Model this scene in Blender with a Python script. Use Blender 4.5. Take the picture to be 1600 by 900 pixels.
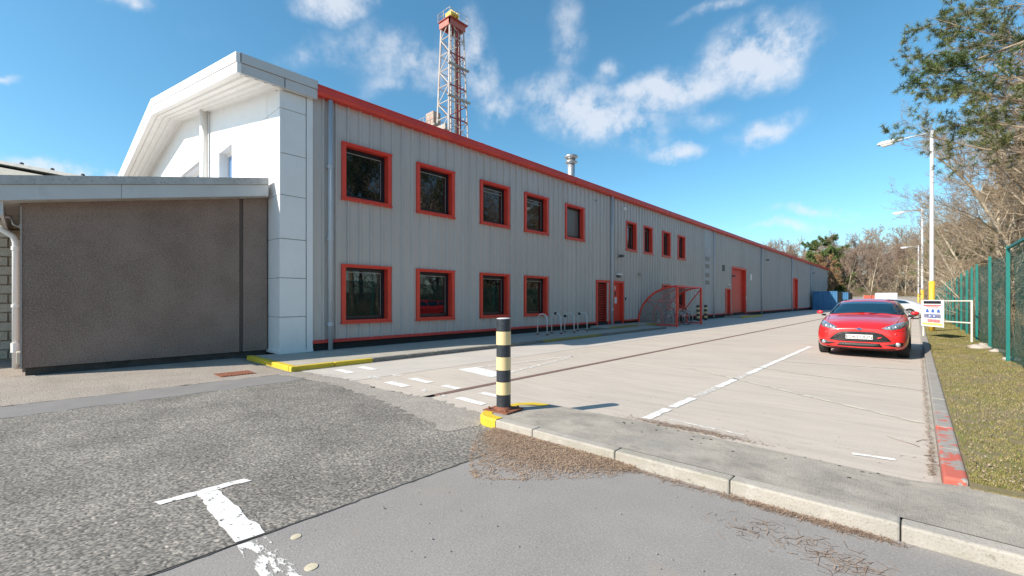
import bpy, math, random
import numpy as np
from mathutils import Vector, Matrix, Euler
from mathutils.bvhtree import BVHTree
from math import radians as R, sin, cos, pi
sc = bpy.context.scene
for o in list(bpy.data.objects): bpy.data.objects.remove(o)
col = sc.collection

# ------------------------------------------------------------------ camera
H = 1.45
TH = math.atan(632/690.0)
FW = Vector((-sin(TH), cos(TH), 0)); RT = Vector((cos(TH), sin(TH), 0)); UP = Vector((0,0,1))
cd = bpy.data.cameras.new('camera'); cam = bpy.data.objects.new('camera', cd); col.objects.link(cam)
cam.location = (0,0,H); cam.rotation_euler = (R(90),0,TH)
cd.sensor_width = 36; cd.lens = 690/1600*36; cd.shift_y = 19/1600
cd.clip_start = .05; cd.clip_end = 3000
sc.camera = cam
# ------------------------------------------------------------------ light, exposure
trav = Vector((.52,1.25,-1.0)).normalized()
sl = bpy.data.lights.new('sun','SUN'); so = bpy.data.objects.new('sun', sl); col.objects.link(so)
so.rotation_euler = trav.to_track_quat('-Z','Y').to_euler(); so.location = (-20,-40,40)
sl.energy = 5.0; sl.angle = R(.53); sl.color = (1,.90,.775)
sc.view_settings.view_transform = 'Standard'; sc.view_settings.look = 'None'
sc.view_settings.exposure = .52; sc.view_settings.gamma = 1
w = bpy.data.worlds.new('World'); sc.world = w; w.use_nodes = True
nt = w.node_tree; N = nt.nodes; L = nt.links; N.clear()
out = N.new('ShaderNodeOutputWorld'); bg = N.new('ShaderNodeBackground'); bg.inputs['Strength'].default_value = .14
sky = N.new('ShaderNodeTexSky'); sky.sky_type = 'NISHITA'; sky.sun_disc = False
sky.sun_elevation = math.asin(-trav.z); sky.sun_rotation = math.atan2(-trav.x, -trav.y) % (2*pi)
sky.air_density = 1.0; sky.dust_density = .5; sky.ozone_density = 2.5
hs = N.new('ShaderNodeHueSaturation'); hs.inputs['Saturation'].default_value = 1.12; hs.inputs['Hue'].default_value = .478
L.new(sky.outputs[0], hs.inputs['Color'])
tc = N.new('ShaderNodeTexCoord')
nz = N.new('ShaderNodeTexNoise'); nz.inputs['Scale'].default_value = 5; nz.inputs['Detail'].default_value = 8; nz.inputs['Roughness'].default_value = .58
L.new(tc.outputs['Generated'], nz.inputs['Vector'])
sb = N.new('ShaderNodeVectorMath'); sb.operation = 'SUBTRACT'; sb.inputs[1].default_value = (.5,.5,.5); L.new(nz.outputs['Color'], sb.inputs[0])
wp = N.new('ShaderNodeVectorMath'); wp.operation = 'MULTIPLY_ADD'; wp.inputs[1].default_value = (.13,.13,.13)
L.new(sb.outputs[0], wp.inputs[0]); L.new(tc.outputs['Generated'], wp.inputs[2])
clouds = [(530,12,75,38,5,1.1),(650,105,140,52,-12,.6),(470,95,80,26,10,.45),(745,60,32,85,8,.6),(885,50,38,60,12,.55),(962,105,36,22,0,.65),
 (1180,88,92,58,25,1.25),(1045,148,68,34,5,1.1),(930,182,125,52,-22,1.1),(1195,205,66,30,28,.95),(1055,247,46,13,6,.9),(1270,332,75,12,2,.8),
 (1225,357,58,10,2,.7),(8,121,38,13,0,.7),(125,268,95,18,-8,1.2),(180,3,75,14,0,.6),(1130,20,75,13,18,.6),(1095,195,46,20,0,.5),(770,165,34,34,0,.55),
 (600,150,100,20,0,.35),(200,14,60,14,0,.5),(830,130,60,26,20,.35),(300,60,120,30,10,.12)]
dens = None
for (px,py,a,b,ang,st) in clouds:
    d = (FW + RT*((px-800)/690) + UP*(-(py-469)/690)); k = 1/d.length; d.normalize()
    u0 = (RT - d*RT.dot(d)).normalized(); v0 = d.cross(u0).normalized()
    if v0.z < 0: v0 = -v0
    ca, sa = cos(R(ang)), sin(R(ang)); u = u0*ca + v0*sa; v = u.cross(d); 
    if v.z < 0: v = -v
    m = Matrix((u, v, u.cross(v))).transposed()
    mp = N.new('ShaderNodeMapping'); mp.vector_type = 'TEXTURE'
    mp.inputs['Location'].default_value = d; mp.inputs['Rotation'].default_value = m.to_euler()
    f = k**1.5/690*1.25
    mp.inputs['Scale'].default_value = (a*f, b*f, 1.0)
    L.new(wp.outputs[0], mp.inputs['Vector'])
    gr = N.new('ShaderNodeTexGradient'); gr.gradient_type = 'SPHERICAL'; L.new(mp.outputs[0], gr.inputs[0])
    ma = N.new('ShaderNodeMath'); ma.operation = 'MULTIPLY_ADD'; ma.inputs[1].default_value = st; ma.inputs[2].default_value = 0
    L.new(gr.outputs['Fac'], ma.inputs[0])
    if dens: L.new(dens, ma.inputs[2])
    dens = ma.outputs[0]
nz2 = N.new('ShaderNodeTexNoise'); nz2.inputs['Scale'].default_value = 17; nz2.inputs['Detail'].default_value = 9; nz2.inputs['Roughness'].default_value = .6
L.new(tc.outputs['Generated'], nz2.inputs['Vector'])
mr0 = N.new('ShaderNodeMapRange'); mr0.inputs['From Min'].default_value = .32; mr0.inputs['From Max'].default_value = .68; mr0.inputs['To Min'].default_value = .2; mr0.inputs['To Max'].default_value = 1.7
L.new(nz2.outputs['Fac'], mr0.inputs['Value'])
mm = N.new('ShaderNodeMath'); mm.operation = 'MULTIPLY'; L.new(mr0.outputs[0], mm.inputs[0]); L.new(dens, mm.inputs[1])
mr = N.new('ShaderNodeMapRange'); mr.interpolation_type = 'SMOOTHSTEP'; mr.inputs['From Min'].default_value = .03; mr.inputs['From Max'].default_value = 1.0
mr.inputs['To Max'].default_value = .74
L.new(mm.outputs[0], mr.inputs['Value'])
mx = N.new('ShaderNodeMix'); mx.data_type = 'RGBA'; mx.inputs['B'].default_value = (4.5,4.65,5.0,1)
L.new(mr.outputs[0], mx.inputs['Factor']); ti=N.new('ShaderNodeMix'); ti.data_type='RGBA'; ti.blend_type='MULTIPLY'; ti.inputs['Factor'].default_value=1; ti.inputs['B'].default_value=(.74,.885,.97,1); L.new(hs.outputs[0],ti.inputs['A']); L.new(ti.outputs['Result'], mx.inputs['A'])
L.new(mx.outputs['Result'], bg.inputs['Color']); L.new(bg.outputs[0], out.inputs[0])

# ------------------------------------------------------------------ helpers
def wloc(o):
    v = Vector((0,0,0))
    while o: v = v + o.location; o = o.parent
    return v
class MB:
    def __init__(s): s.v=[]; s.f=[]
    def add(s, vs, fs):
        n=len(s.v); s.v.extend([tuple(p) for p in vs]); s.f.extend([tuple(i+n for i in f) for f in fs]); return s
    def box(s,x0,x1,y0,y1,z0,z1):
        return s.add([(x0,y0,z0),(x1,y0,z0),(x1,y1,z0),(x0,y1,z0),(x0,y0,z1),(x1,y0,z1),(x1,y1,z1),(x0,y1,z1)],
            [(0,3,2,1),(4,5,6,7),(0,1,5,4),(1,2,6,5),(2,3,7,6),(3,0,4,7)])
    def quad(s,a,b,c,d): return s.add([a,b,c,d],[(0,1,2,3)])
    def poly(s,pts): return s.add(pts,[tuple(range(len(pts)))])
    def prism(s, pts, vec):            # pts: 3-D polygon, extruded by vec
        n=len(pts); vec=Vector(vec)
        vs=[Vector(p) for p in pts]; vs+= [p+vec for p in vs]
        fs=[tuple(range(n))[::-1], tuple(range(n,2*n))]+[(i,(i+1)%n,(i+1)%n+n,i+n) for i in range(n)]
        return s.add(vs,fs)
    def tube(s, pts, r, n=8, cap=True):
        pts=[Vector(p) for p in pts]; rs = r if isinstance(r,(list,tuple)) else [r]*len(pts)
        base=len(s.v); ref=None
        for i,p in enumerate(pts):
            t=(pts[min(i+1,len(pts)-1)]-pts[max(i-1,0)])
            t = t.normalized() if t.length>1e-9 else Vector((0,0,1))
            if ref is None: ref = Vector((0,0,1)).cross(t) if abs(t.z)<.9 else Vector((1,0,0)).cross(t)
            ref=(ref-t*ref.dot(t)).normalized(); b=t.cross(ref)
            for k in range(n):
                a=2*pi*k/n; s.v.append(tuple(p+(ref*cos(a)+b*sin(a))*rs[i]))
        for i in range(len(pts)-1):
            for k in range(n):
                k2=(k+1)%n; s.f.append((base+i*n+k, base+i*n+k2, base+(i+1)*n+k2, base+(i+1)*n+k))
        if cap:
            s.f.append(tuple(base+k for k in range(n))[::-1]); e=base+(len(pts)-1)*n; s.f.append(tuple(e+k for k in range(n)))
        return s
    def lathe(s, prof, axis='z', c=(0,0,0), n=24, cap=True):    # prof list of (r,h)
        base=len(s.v)
        for r,h in prof:
            for k in range(n):
                a=2*pi*k/n
                if axis=='z': p=(c[0]+r*cos(a),c[1]+r*sin(a),c[2]+h)
                elif axis=='x': p=(c[0]+h,c[1]+r*cos(a),c[2]+r*sin(a))
                else: p=(c[0]+r*sin(a),c[1]+h,c[2]+r*cos(a))
                s.v.append(p)
        for i in range(len(prof)-1):
            for k in range(n):
                k2=(k+1)%n; s.f.append((base+i*n+k,base+i*n+k2,base+(i+1)*n+k2,base+(i+1)*n+k))
        if cap: s.f.append(tuple(base+k for k in range(n))[::-1]); e=base+(len(prof)-1)*n; s.f.append(tuple(e+k for k in range(n)))
        return s
    def mesh(s, name, m, smooth=False, off=None):
        me=bpy.data.meshes.new(name)
        vs=s.v if off is None else [(a-off.x,b-off.y,c-off.z) for a,b,c in s.v]
        me.from_pydata(vs,[],s.f); me.materials.append(m)
        if smooth: me.polygons.foreach_set('use_smooth',[True]*len(me.polygons))
        me.update(); return me
    def build(s, name, m, parent=None, world=True, smooth=False, bevel=0, label=None, kind=None, seg=1):
        off = wloc(parent) if (parent and world) else None
        return link(name, s.mesh(name,m,smooth,off), parent, bevel=bevel, label=label, kind=kind, seg=seg)
def link(name, me, parent=None, loc=(0,0,0), bevel=0, label=None, kind=None, seg=1):
    o=bpy.data.objects.new(name,me); col.objects.link(o); o.location=loc
    if parent: o.parent=parent
    if bevel:
        b=o.modifiers.new('bevel','BEVEL'); b.width=bevel; b.segments=seg; b.limit_method='ANGLE'; b.angle_limit=R(40)
        b.harden_normals=False
    if label: o['label']=label
    if kind: o['kind']=kind
    return o
def tag(o,label,cat,group=None,kind=None):
    o['label']=label
    if cat: o['category']=cat
    if group: o['group']=group
    if kind: o['kind']=kind
    return o
def thing(name,label,cat,loc=(0,0,0),rz=0,group=None):
    o=bpy.data.objects.new(name,None); o.empty_display_size=.2; col.objects.link(o); o.location=loc; o.rotation_euler=(0,0,rz)
    return tag(o,label,cat,group)
def kids(o): return list(o.children)
def copy_tree(o,parent=None):
    c=o.copy(); col.objects.link(c); c.parent=parent
    for ch in kids(o): copy_tree(ch,c)
    return c
def evalmesh(o,name):
    dg=bpy.context.evaluated_depsgraph_get(); dg.update()
    return bpy.data.meshes.new_from_object(o.evaluated_get(dg))
def np_mesh(name, V, F, m, smooth=False):
    me=bpy.data.meshes.new(name); V=np.asarray(V,dtype=np.float32); F=np.asarray(F,dtype=np.int32); k=F.shape[1]
    me.vertices.add(len(V)); me.vertices.foreach_set('co',V.ravel())
    me.loops.add(F.size); me.loops.foreach_set('vertex_index',F.ravel())
    me.polygons.add(len(F)); me.polygons.foreach_set('loop_start',np.arange(0,F.size,k,dtype=np.int32))
    if smooth: me.polygons.foreach_set('use_smooth',np.ones(len(F),dtype=bool))
    me.materials.append(m); me.update(calc_edges=True); me.validate(); return me

# ------------------------------------------------------------------ materials
def M_(name, c1, c2=None, scale=3.0, rough=.7, bump=0.0, bscale=80, metal=0, spec=.5, vscale=(1,1,1), detail=6, lo=.35, hi=.65, coat=0, bvs=None, extra=None, bdist=.01):
    m=bpy.data.materials.new(name); m.use_nodes=True; nt=m.node_tree; n=nt.nodes; l=nt.links
    b=n['Principled BSDF']; b.inputs['Roughness'].default_value=rough; b.inputs['Metallic'].default_value=metal
    b.inputs['Specular IOR Level'].default_value=spec; b.inputs['Coat Weight'].default_value=coat; b.inputs['Coat Roughness'].default_value=.04
    tc=n.new('ShaderNodeTexCoord'); cur=None
    def noise(sc_,vs=(1,1,1),det=6,ro=.6):
        mp=n.new('ShaderNodeMapping'); mp.inputs['Scale'].default_value=vs; l.new(tc.outputs['Object'],mp.inputs[0])
        t=n.new('ShaderNodeTexNoise'); t.inputs['Scale'].default_value=sc_; t.inputs['Detail'].default_value=det; t.inputs['Roughness'].default_value=ro
        l.new(mp.outputs[0],t.inputs['Vector']); return t.outputs['Fac']
    def rng(x,a,b_,c=0,d=1):
        r=n.new('ShaderNodeMapRange'); r.inputs['From Min'].default_value=a; r.inputs['From Max'].default_value=b_; r.inputs['To Min'].default_value=c; r.inputs['To Max'].default_value=d
        l.new(x,r.inputs['Value']); return r.outputs[0]
    def mix(f,a,b_):
        x=n.new('ShaderNodeMix'); x.data_type='RGBA'
        l.new(f,x.inputs['Factor'])
        for s_,v in (('A',a),('B',b_)):
            if isinstance(v,tuple): x.inputs[s_].default_value=(*v,1)
            else: l.new(v,x.inputs[s_])
        return x.outputs['Result']
    if c2 is None: b.inputs['Base Color'].default_value=(*c1,1); cur=c1
    else:
        cur=mix(rng(noise(scale,vscale,detail),lo,hi),c1,c2); l.new(cur,b.inputs['Base Color'])
    if extra:
        for (sc_,vs,a,b_,amt,cc) in extra:       # further layers of stain or wear
            cur=mix(rng(noise(sc_,vs,5),a,b_,0,amt),cur,cc); l.new(cur,b.inputs['Base Color'])
    if bump:
        bp=n.new('ShaderNodeBump'); bp.inputs['Strength'].default_value=bump; bp.inputs['Distance'].default_value=bdist
        l.new(noise(bscale,bvs or (1,1,1),4),bp.inputs['Height']); l.new(bp.outputs[0],b.inputs['Normal'])
    m['_']=0
    return m
red   = M_('red_paint',(.78,.065,.035),(.68,.052,.03),2,.42,.05,60,extra=[(9,(1,1,.3),.6,.75,.25,(.3,.04,.03))])
redtrim = M_('red_eave_paint',(.74,.06,.038),(.60,.048,.034),1.2,.5,.08,30,extra=[(14,(.3,.3,2),.55,.75,.35,(.24,.06,.05))])
clad  = M_('grey_cladding',(.56,.51,.475),(.505,.46,.43),.6,.27,.02,12,vscale=(1,1,.25),extra=[(1.4,(1,1,.02),.5,.62,.35,(.44,.405,.38)),(7,(1,2.2,.16),.55,.8,.35,(.27,.265,.26)),(40,(1,1,1),.68,.75,.4,(.2,.2,.2))])
white = M_('white_panel',(.84,.82,.80),(.80,.78,.76),1.2,.4,.02,10,extra=[(5,(1.5,1.5,.3),.6,.85,.3,(.5,.49,.46))])
white2= M_('white_soffit',(.86,.84,.81),(.82,.80,.77),2,.5,extra=[(8,(1,1,1),.6,.8,.25,(.5,.49,.45))])
wdirty= M_('weathered_white_fascia',(.60,.59,.58),(.56,.55,.54),1.5,.5,.05,30,extra=[(5,(1,1,.4),.58,.8,.35,(.34,.33,.30)),(60,(1,1,1),.66,.72,.5,(.22,.2,.17))])
wdirt2= M_('grimy_roof_edge',(.50,.49,.475),(.40,.39,.375),4,.6,.05,30,extra=[(22,(1,1,1),.55,.7,.7,(.16,.16,.14)),(90,(1,1,1),.6,.7,.6,(.2,.2,.18))])
pipe  = M_('grey_pipe',(.50,.51,.53),(.45,.46,.48),2,.45)
dark  = M_('black_frame',(.012,.012,.017),None,rough=.35)
black = M_('black_rubber',(.015,.015,.015),(.03,.03,.03),8,.8)
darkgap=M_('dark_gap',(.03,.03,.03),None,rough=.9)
vent_m= M_('dark_vent',(.09,.09,.095),None,rough=.7)
galv  = M_('galvanised_steel',(.55,.56,.57),(.42,.43,.45),14,.42,metal=.7)
steel = M_('stainless_steel',(.65,.65,.65),(.45,.42,.38),9,.3,metal=.85)
hoopw = M_('hoop_white_steel',(.62,.62,.60),(.5,.5,.48),14,.4)
rust  = M_('rusty_steel',(.16,.055,.028),(.26,.10,.055),18,.85,.6,90,extra=[(60,(1,1,1),.6,.7,.7,(.08,.03,.02))])
rustdr= M_('rusty_drain',(.20,.125,.105),(.14,.085,.07),12,.9,.5,60,extra=[(50,(1,1,1),.6,.7,.6,(.3,.22,.18))])
yel   = M_('yellow_kerb_paint',(.68,.50,.03),(.60,.42,.03),6,.65,.3,70,extra=[(26,(1,1,1),.62,.68,.75,(.33,.30,.23)),(4,(1,1,1),.6,.8,.5,(.42,.34,.12))])
yelold= M_('worn_yellow_kerb_paint',(.42,.32,.05),(.30,.25,.10),10,.75,.4,60,extra=[(16,(1,1,1),.5,.6,.7,(.20,.18,.14))])
cream = M_('cream_reflective',(.82,.62,.33),(.76,.57,.29),9,.35)
bolb  = M_('bollard_black',(.022,.028,.036),(.035,.04,.05),14,.4,extra=[(60,(1,1,.6),.63,.7,.5,(.22,.23,.25))])
bolc  = M_('bollard_cap',(.6,.6,.6),None,rough=.4)
render_= M_('brown_roughcast',(.245,.17,.135),(.33,.235,.19),1.1,.95,.9,42,extra=[(34,(1,1,1),.52,.64,.7,(.40,.30,.25)),(44,(1,1,1),.54,.64,.75,(.09,.06,.05)),(.9,(1,.5,1.3),.5,.75,.35,(.34,.26,.22))],bdist=.02)
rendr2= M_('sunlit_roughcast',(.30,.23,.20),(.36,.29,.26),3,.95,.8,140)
block = M_('sandy_split_block',(.66,.53,.39),(.74,.61,.47),7,.95,1.0,45,extra=[(80,(1,1,1),.55,.7,.5,(.2,.17,.14))],bdist=.02)
mortar= M_('mortar',(.50,.42,.34),None,rough=.95)
yellp = M_('lamp_yellow',(.78,.50,.05),(.70,.44,.05),5,.5)
lampw = M_('lamp_grey',(.58,.60,.63),(.50,.52,.55),3,.4)
lensm = M_('lamp_lens',(.75,.74,.70),None,rough=.2)
green = M_('green_post',(.012,.20,.17),(.010,.16,.14),3,.45)
wirem = M_('green_wire',(.02,.17,.14),None,rough=.6)
signw = M_('sign_white',(.80,.80,.80),None,rough=.4)
signb = M_('sign_blue',(.05,.15,.50),None,rough=.4)
signr = M_('sign_red',(.75,.06,.06),None,rough=.4)
signy = M_('sign_yellow',(.85,.70,.15),None,rough=.4)
signk = M_('sign_black',(.02,.02,.03),None,rough=.4)
blueC = M_('blue_container',(.045,.17,.34),(.06,.21,.40),2,.5,extra=[(12,(1,1,.3),.6,.75,.4,(.12,.12,.13))])
blueD = M_('container_side_shade',(.035,.035,.03),None,rough=.8)  # near-black colour painting the shade on the containers' unlit side
rooft = M_('grey_roof_sheet',(.35,.36,.37),(.30,.31,.32),1,.6)
bark  = M_('pale_bark',(.52,.45,.34),(.30,.25,.185),5,.9,.5,30,extra=[(14,(1,1,1),.55,.7,.5,(.36,.35,.30))])
twig  = M_('brown_twigs',(.42,.33,.225),(.30,.235,.16),3,.9)
twigp = M_('purple_twigs',(.41,.31,.235),(.29,.215,.165),3,.9)
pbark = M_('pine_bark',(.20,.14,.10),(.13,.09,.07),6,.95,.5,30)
needle= M_('pine_needles',(.05,.09,.03),(.10,.14,.045),1.6,.7,spec=.3)
needle2=M_('yellow_pine_needles',(.16,.18,.055),(.09,.12,.04),1.6,.7,spec=.3)
rusty_n=M_('russet_needles',(.42,.25,.13),(.32,.20,.10),2,.9)
brushm= M_('dry_brush',(.36,.28,.17),(.25,.195,.12),1,.95)
litter= M_('woodland_litter',(.13,.095,.06),(.20,.155,.10),1.5,.95,.8,20,extra=[(6,(1,1,1),.55,.7,.5,(.09,.11,.04))])
rockm = M_('pale_rock',(.42,.36,.31),(.50,.44,.39),6,.9,.8,20)
needles_dry = M_('dry_pine_needles',(.20,.13,.09),(.38,.275,.20),40,.9)
# ---- ground
aspha = M_('smooth_asphalt',(.235,.22,.208),(.28,.262,.246),1.3,.85,.35,85,extra=[(75,(1,1,1),.50,.64,.45,(.40,.375,.35)),(85,(1,1,1),.53,.66,.45,(.12,.115,.11)),(1.6,(1,1,1),.6,.72,.45,(.34,.285,.23)),(.8,(1,1,1),.5,.75,.4,(.24,.225,.205)),(2.2,(1,1,1),.62,.75,.4,(.30,.26,.22))],bdist=.006)
asphb = M_('coarse_asphalt',(.22,.21,.195),(.28,.265,.25),1.1,.9,1.0,70,extra=[(85,(1,1,1),.50,.62,.8,(.31,.29,.27)),(100,(1,1,1),.54,.62,.85,(.055,.054,.052)),(.7,(1,1,1),.5,.75,.35,(.24,.225,.21))],bdist=.02)
aspstrip=M_('dark_trench_asphalt',(.20,.19,.183),(.23,.218,.21),2,.9,.6,60,extra=[(50,(1,1,1),.55,.65,.5,(.24,.23,.22))],bdist=.01)
gravm = M_('weathered_gravelly_asphalt',(.38,.33,.28),(.31,.27,.23),1.3,.95,1.0,50,extra=[(42,(1,1,1),.50,.60,.8,(.46,.41,.36)),(50,(1,1,1),.53,.62,.75,(.11,.098,.085)),(.9,(.6,2,1),.5,.7,.5,(.22,.20,.155))],bdist=.015)
conc  = M_('brushed_concrete',(.53,.465,.395),(.46,.405,.35),.8,.85,.5,22,vscale=(.35,1,1),bvs=(.25,14,1),
   extra=[(3,(.25,2.2,1),.47,.72,.6,(.36,.32,.275)),(11,(.12,6,1),.48,.68,.6,(.60,.545,.48)),(16,(.10,5,1),.52,.7,.45,(.33,.30,.26)),(.45,(1,1,1),.55,.8,.45,(.36,.33,.26)),(45,(1,1,1),.56,.68,.35,(.30,.27,.235)),(5,(.3,1,1),.66,.74,.4,(.29,.26,.23))],bdist=.004)
conc2 = M_('pale_patched_concrete',(.52,.48,.43),(.46,.43,.39),1.2,.85,.4,60,extra=[(60,(1,1,1),.56,.7,.4,(.36,.34,.31)),(.9,(1,1,1),.55,.75,.4,(.37,.35,.31))],bdist=.006)
conc3 = M_('road_edge_rubble_concrete',(.36,.33,.29),(.30,.27,.235),2,.95,1,60,extra=[(45,(1,1,1),.52,.62,.8,(.50,.46,.40)),(55,(1,1,1),.54,.64,.75,(.13,.115,.10))],bdist=.015)
slabm = M_('weathered_kerb_slab',(.45,.40,.335),(.27,.245,.21),3.2,.92,.8,20,vscale=(1,1,1),bvs=(9,.6,1),extra=[(.9,(1,1,1),.48,.7,.6,(.34,.32,.285)),(60,(1,1,1),.53,.63,.6,(.45,.42,.37)),(70,(1,1,1),.55,.65,.5,(.16,.15,.125)),(7,(1,1,1),.58,.72,.5,(.18,.16,.13)),(60,(1,1,1),.64,.7,.7,(.07,.07,.05))],bdist=.008)
kerbm = M_('concrete_kerb',(.42,.385,.335),(.35,.325,.285),3,.88,.6,60,extra=[(3,(.6,1,2),.48,.68,.6,(.29,.27,.21)),(60,(1,1,1),.55,.66,.5,(.20,.18,.145)),(9,(1,1,1),.56,.7,.5,(.50,.47,.42)),(14,(1,1,1),.62,.7,.6,(.17,.165,.12))],bdist=.008)
kerbd = M_('mossy_kerb',(.20,.185,.165),(.26,.24,.21),6,.9,.6,60,extra=[(9,(1,1,1),.5,.7,.6,(.11,.12,.07))])
kerbr = M_('kerb_with_flaking_red_paint',(.33,.31,.28),(.27,.25,.225),7,.85,.4,60)
pavem = M_('pavement_concrete',(.42,.39,.33),(.35,.33,.285),1.5,.9,.3,60,extra=[(3,(1,1,1),.5,.75,.4,(.25,.25,.2)),(80,(1,1,1),.6,.7,.4,(.42,.41,.38))],bdist=.004)
grassb= M_('mossy_turf',(.21,.175,.075),(.25,.195,.11),3,.95,1,60,extra=[(9,(1,1,1),.5,.65,.6,(.24,.20,.12)),(14,(1,1,1),.6,.7,.7,(.075,.11,.025)),(40,(1,1,1),.66,.72,.8,(.45,.42,.36))],bdist=.02)
def add_red(m):                      # flaking red paint along the first metres of the kerb
    nt=m.node_tree;n=nt.nodes;l=nt.links;b=n['Principled BSDF'];src=b.inputs['Base Color'].links[0].from_socket
    g=n.new('ShaderNodeNewGeometry'); sx=n.new('ShaderNodeSeparateXYZ'); l.new(g.outputs['Position'],sx.inputs[0])
    nz=n.new('ShaderNodeTexNoise'); nz.inputs['Scale'].default_value=7; nz.inputs['Detail'].default_value=8; nz.inputs['Roughness'].default_value=.7; l.new(g.outputs['Position'],nz.inputs['Vector'])
    a=n.new('ShaderNodeMapRange'); a.inputs['From Min'].default_value=5.0; a.inputs['From Max'].default_value=8.5; a.inputs['To Min'].default_value=.46; a.inputs['To Max'].default_value=.66; l.new(sx.outputs['Y'],a.inputs['Value'])
    gt=n.new('ShaderNodeMath'); gt.operation='GREATER_THAN'; l.new(nz.outputs['Fac'],gt.inputs[0]); l.new(a.outputs[0],gt.inputs[1])
    x=n.new('ShaderNodeMix'); x.data_type='RGBA'; l.new(gt.outputs[0],x.inputs['Factor']); l.new(src,x.inputs['A']); x.inputs['B'].default_value=(.50,.12,.085,1)
    l.new(x.outputs['Result'],b.inputs['Base Color'])
add_red(kerbr)
def paint(name, c, thr=.45, scale=30, stretch=(1,1,1)):
    m=M_(name,c,tuple(x*.86 for x in c),20,.8,.2,90); nt=m.node_tree;n=nt.nodes;l=nt.links
    tc=n.new('ShaderNodeTexCoord'); mp=n.new('ShaderNodeMapping'); mp.inputs['Scale'].default_value=stretch; l.new(tc.outputs['Object'],mp.inputs[0])
    nz=n.new('ShaderNodeTexNoise'); nz.inputs['Scale'].default_value=scale; nz.inputs['Detail'].default_value=7; nz.inputs['Roughness'].default_value=.7; l.new(mp.outputs[0],nz.inputs['Vector'])
    mr=n.new('ShaderNodeMapRange'); mr.inputs['From Min'].default_value=thr-.03; mr.inputs['From Max'].default_value=thr+.03; l.new(nz.outputs['Fac'],mr.inputs['Value'])
    l.new(mr.outputs[0],n['Principled BSDF'].inputs['Alpha']); return m
pw  = paint('white_road_paint',(.80,.79,.76),.40,22)
pw2 = paint('worn_white_road_paint',(.78,.76,.72),.50,9,(1,3,1))
pwT = paint('patchy_white_bay_paint',(.78,.76,.72),.515,7,(1,2.5,1))
pcr = paint('faded_cream_line',(.62,.58,.48),.44,14,(.3,1,1))
moss= M_('black_moss',(.035,.035,.02),(.06,.055,.03),20,.95)
def glassmat(name,c=(.006,.008,.009),rough=.015,wav=.02,spec=.9):
    m=M_(name,c,None,rough=rough,spec=spec,bump=wav,bscale=1.3,bdist=.05); return m
glass = glassmat('window_glass'); 
carglass = glassmat('car_glass',(.008,.035,.065),.02,0,.9)  # base colour carries a painted blue-teal reflection
frost = M_('closed_blind_glass',(.13,.135,.13),None,rough=.25)
blueg = M_('sky_reflection_glass',(.10,.22,.42),None,rough=.05)  # gable panes: the reflected blue sky is painted into the base colour
net=bpy.data.materials.new('fence_net'); net.use_nodes=True
_n=net.node_tree.nodes;_l=net.node_tree.links; _b=_n['Principled BSDF']; _b.inputs['Base Color'].default_value=(.014,.115,.095,1); _b.inputs['Roughness'].default_value=.8
_t=_n.new('ShaderNodeTexNoise'); _t.inputs['Scale'].default_value=2.5; _t.inputs['Detail'].default_value=4
_c=_n.new('ShaderNodeTexCoord'); _l.new(_c.outputs['Object'],_t.inputs['Vector'])
_m=_n.new('ShaderNodeMapRange'); _m.inputs['From Min'].default_value=.3; _m.inputs['From Max'].default_value=.7; _m.inputs['To Min'].default_value=.38; _m.inputs['To Max'].default_value=.72
_l.new(_t.outputs['Fac'],_m.inputs['Value']); _l.new(_m.outputs[0],_b.inputs['Alpha'])
perf=bpy.data.materials.new('perforated_screen'); perf.use_nodes=True
_b=perf.node_tree.nodes['Principled BSDF']; _b.inputs['Base Color'].default_value=(.30,.27,.25,1); _b.inputs['Alpha'].default_value=.5; _b.inputs['Roughness'].default_value=.6

# ------------------------------------------------------------------ ground and roads
def sheet(name,pts,z,m,jag=0,step=.12,seed=1,kind='structure',label=None):
    rg=random.Random(seed); P=[]
    for i in range(len(pts)):
        a=Vector(pts[i]); b=Vector(pts[(i+1)%len(pts)]); n=max(1,int((b-a).length/step)) if jag else 1
        n=min(n,160)
        for k in range(n):
            p=a.lerp(b,k/n); 
            if jag and k>0: p=p+Vector((rg.gauss(0,jag),rg.gauss(0,jag)))
            P.append((p.x,p.y,z))
    o=MB().poly(P).build(name,m,kind=kind)
    if label: o['label']=label
    return o
# base ground reaching the horizon
g=MB().poly([(-900,-900,-.03),(900,-900,-.03),(900,1500,-.03),(-900,1500,-.03)]).build('ground',asphb,kind='structure')
g['label']='wide ground of coarse weathered asphalt round the yard'
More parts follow.
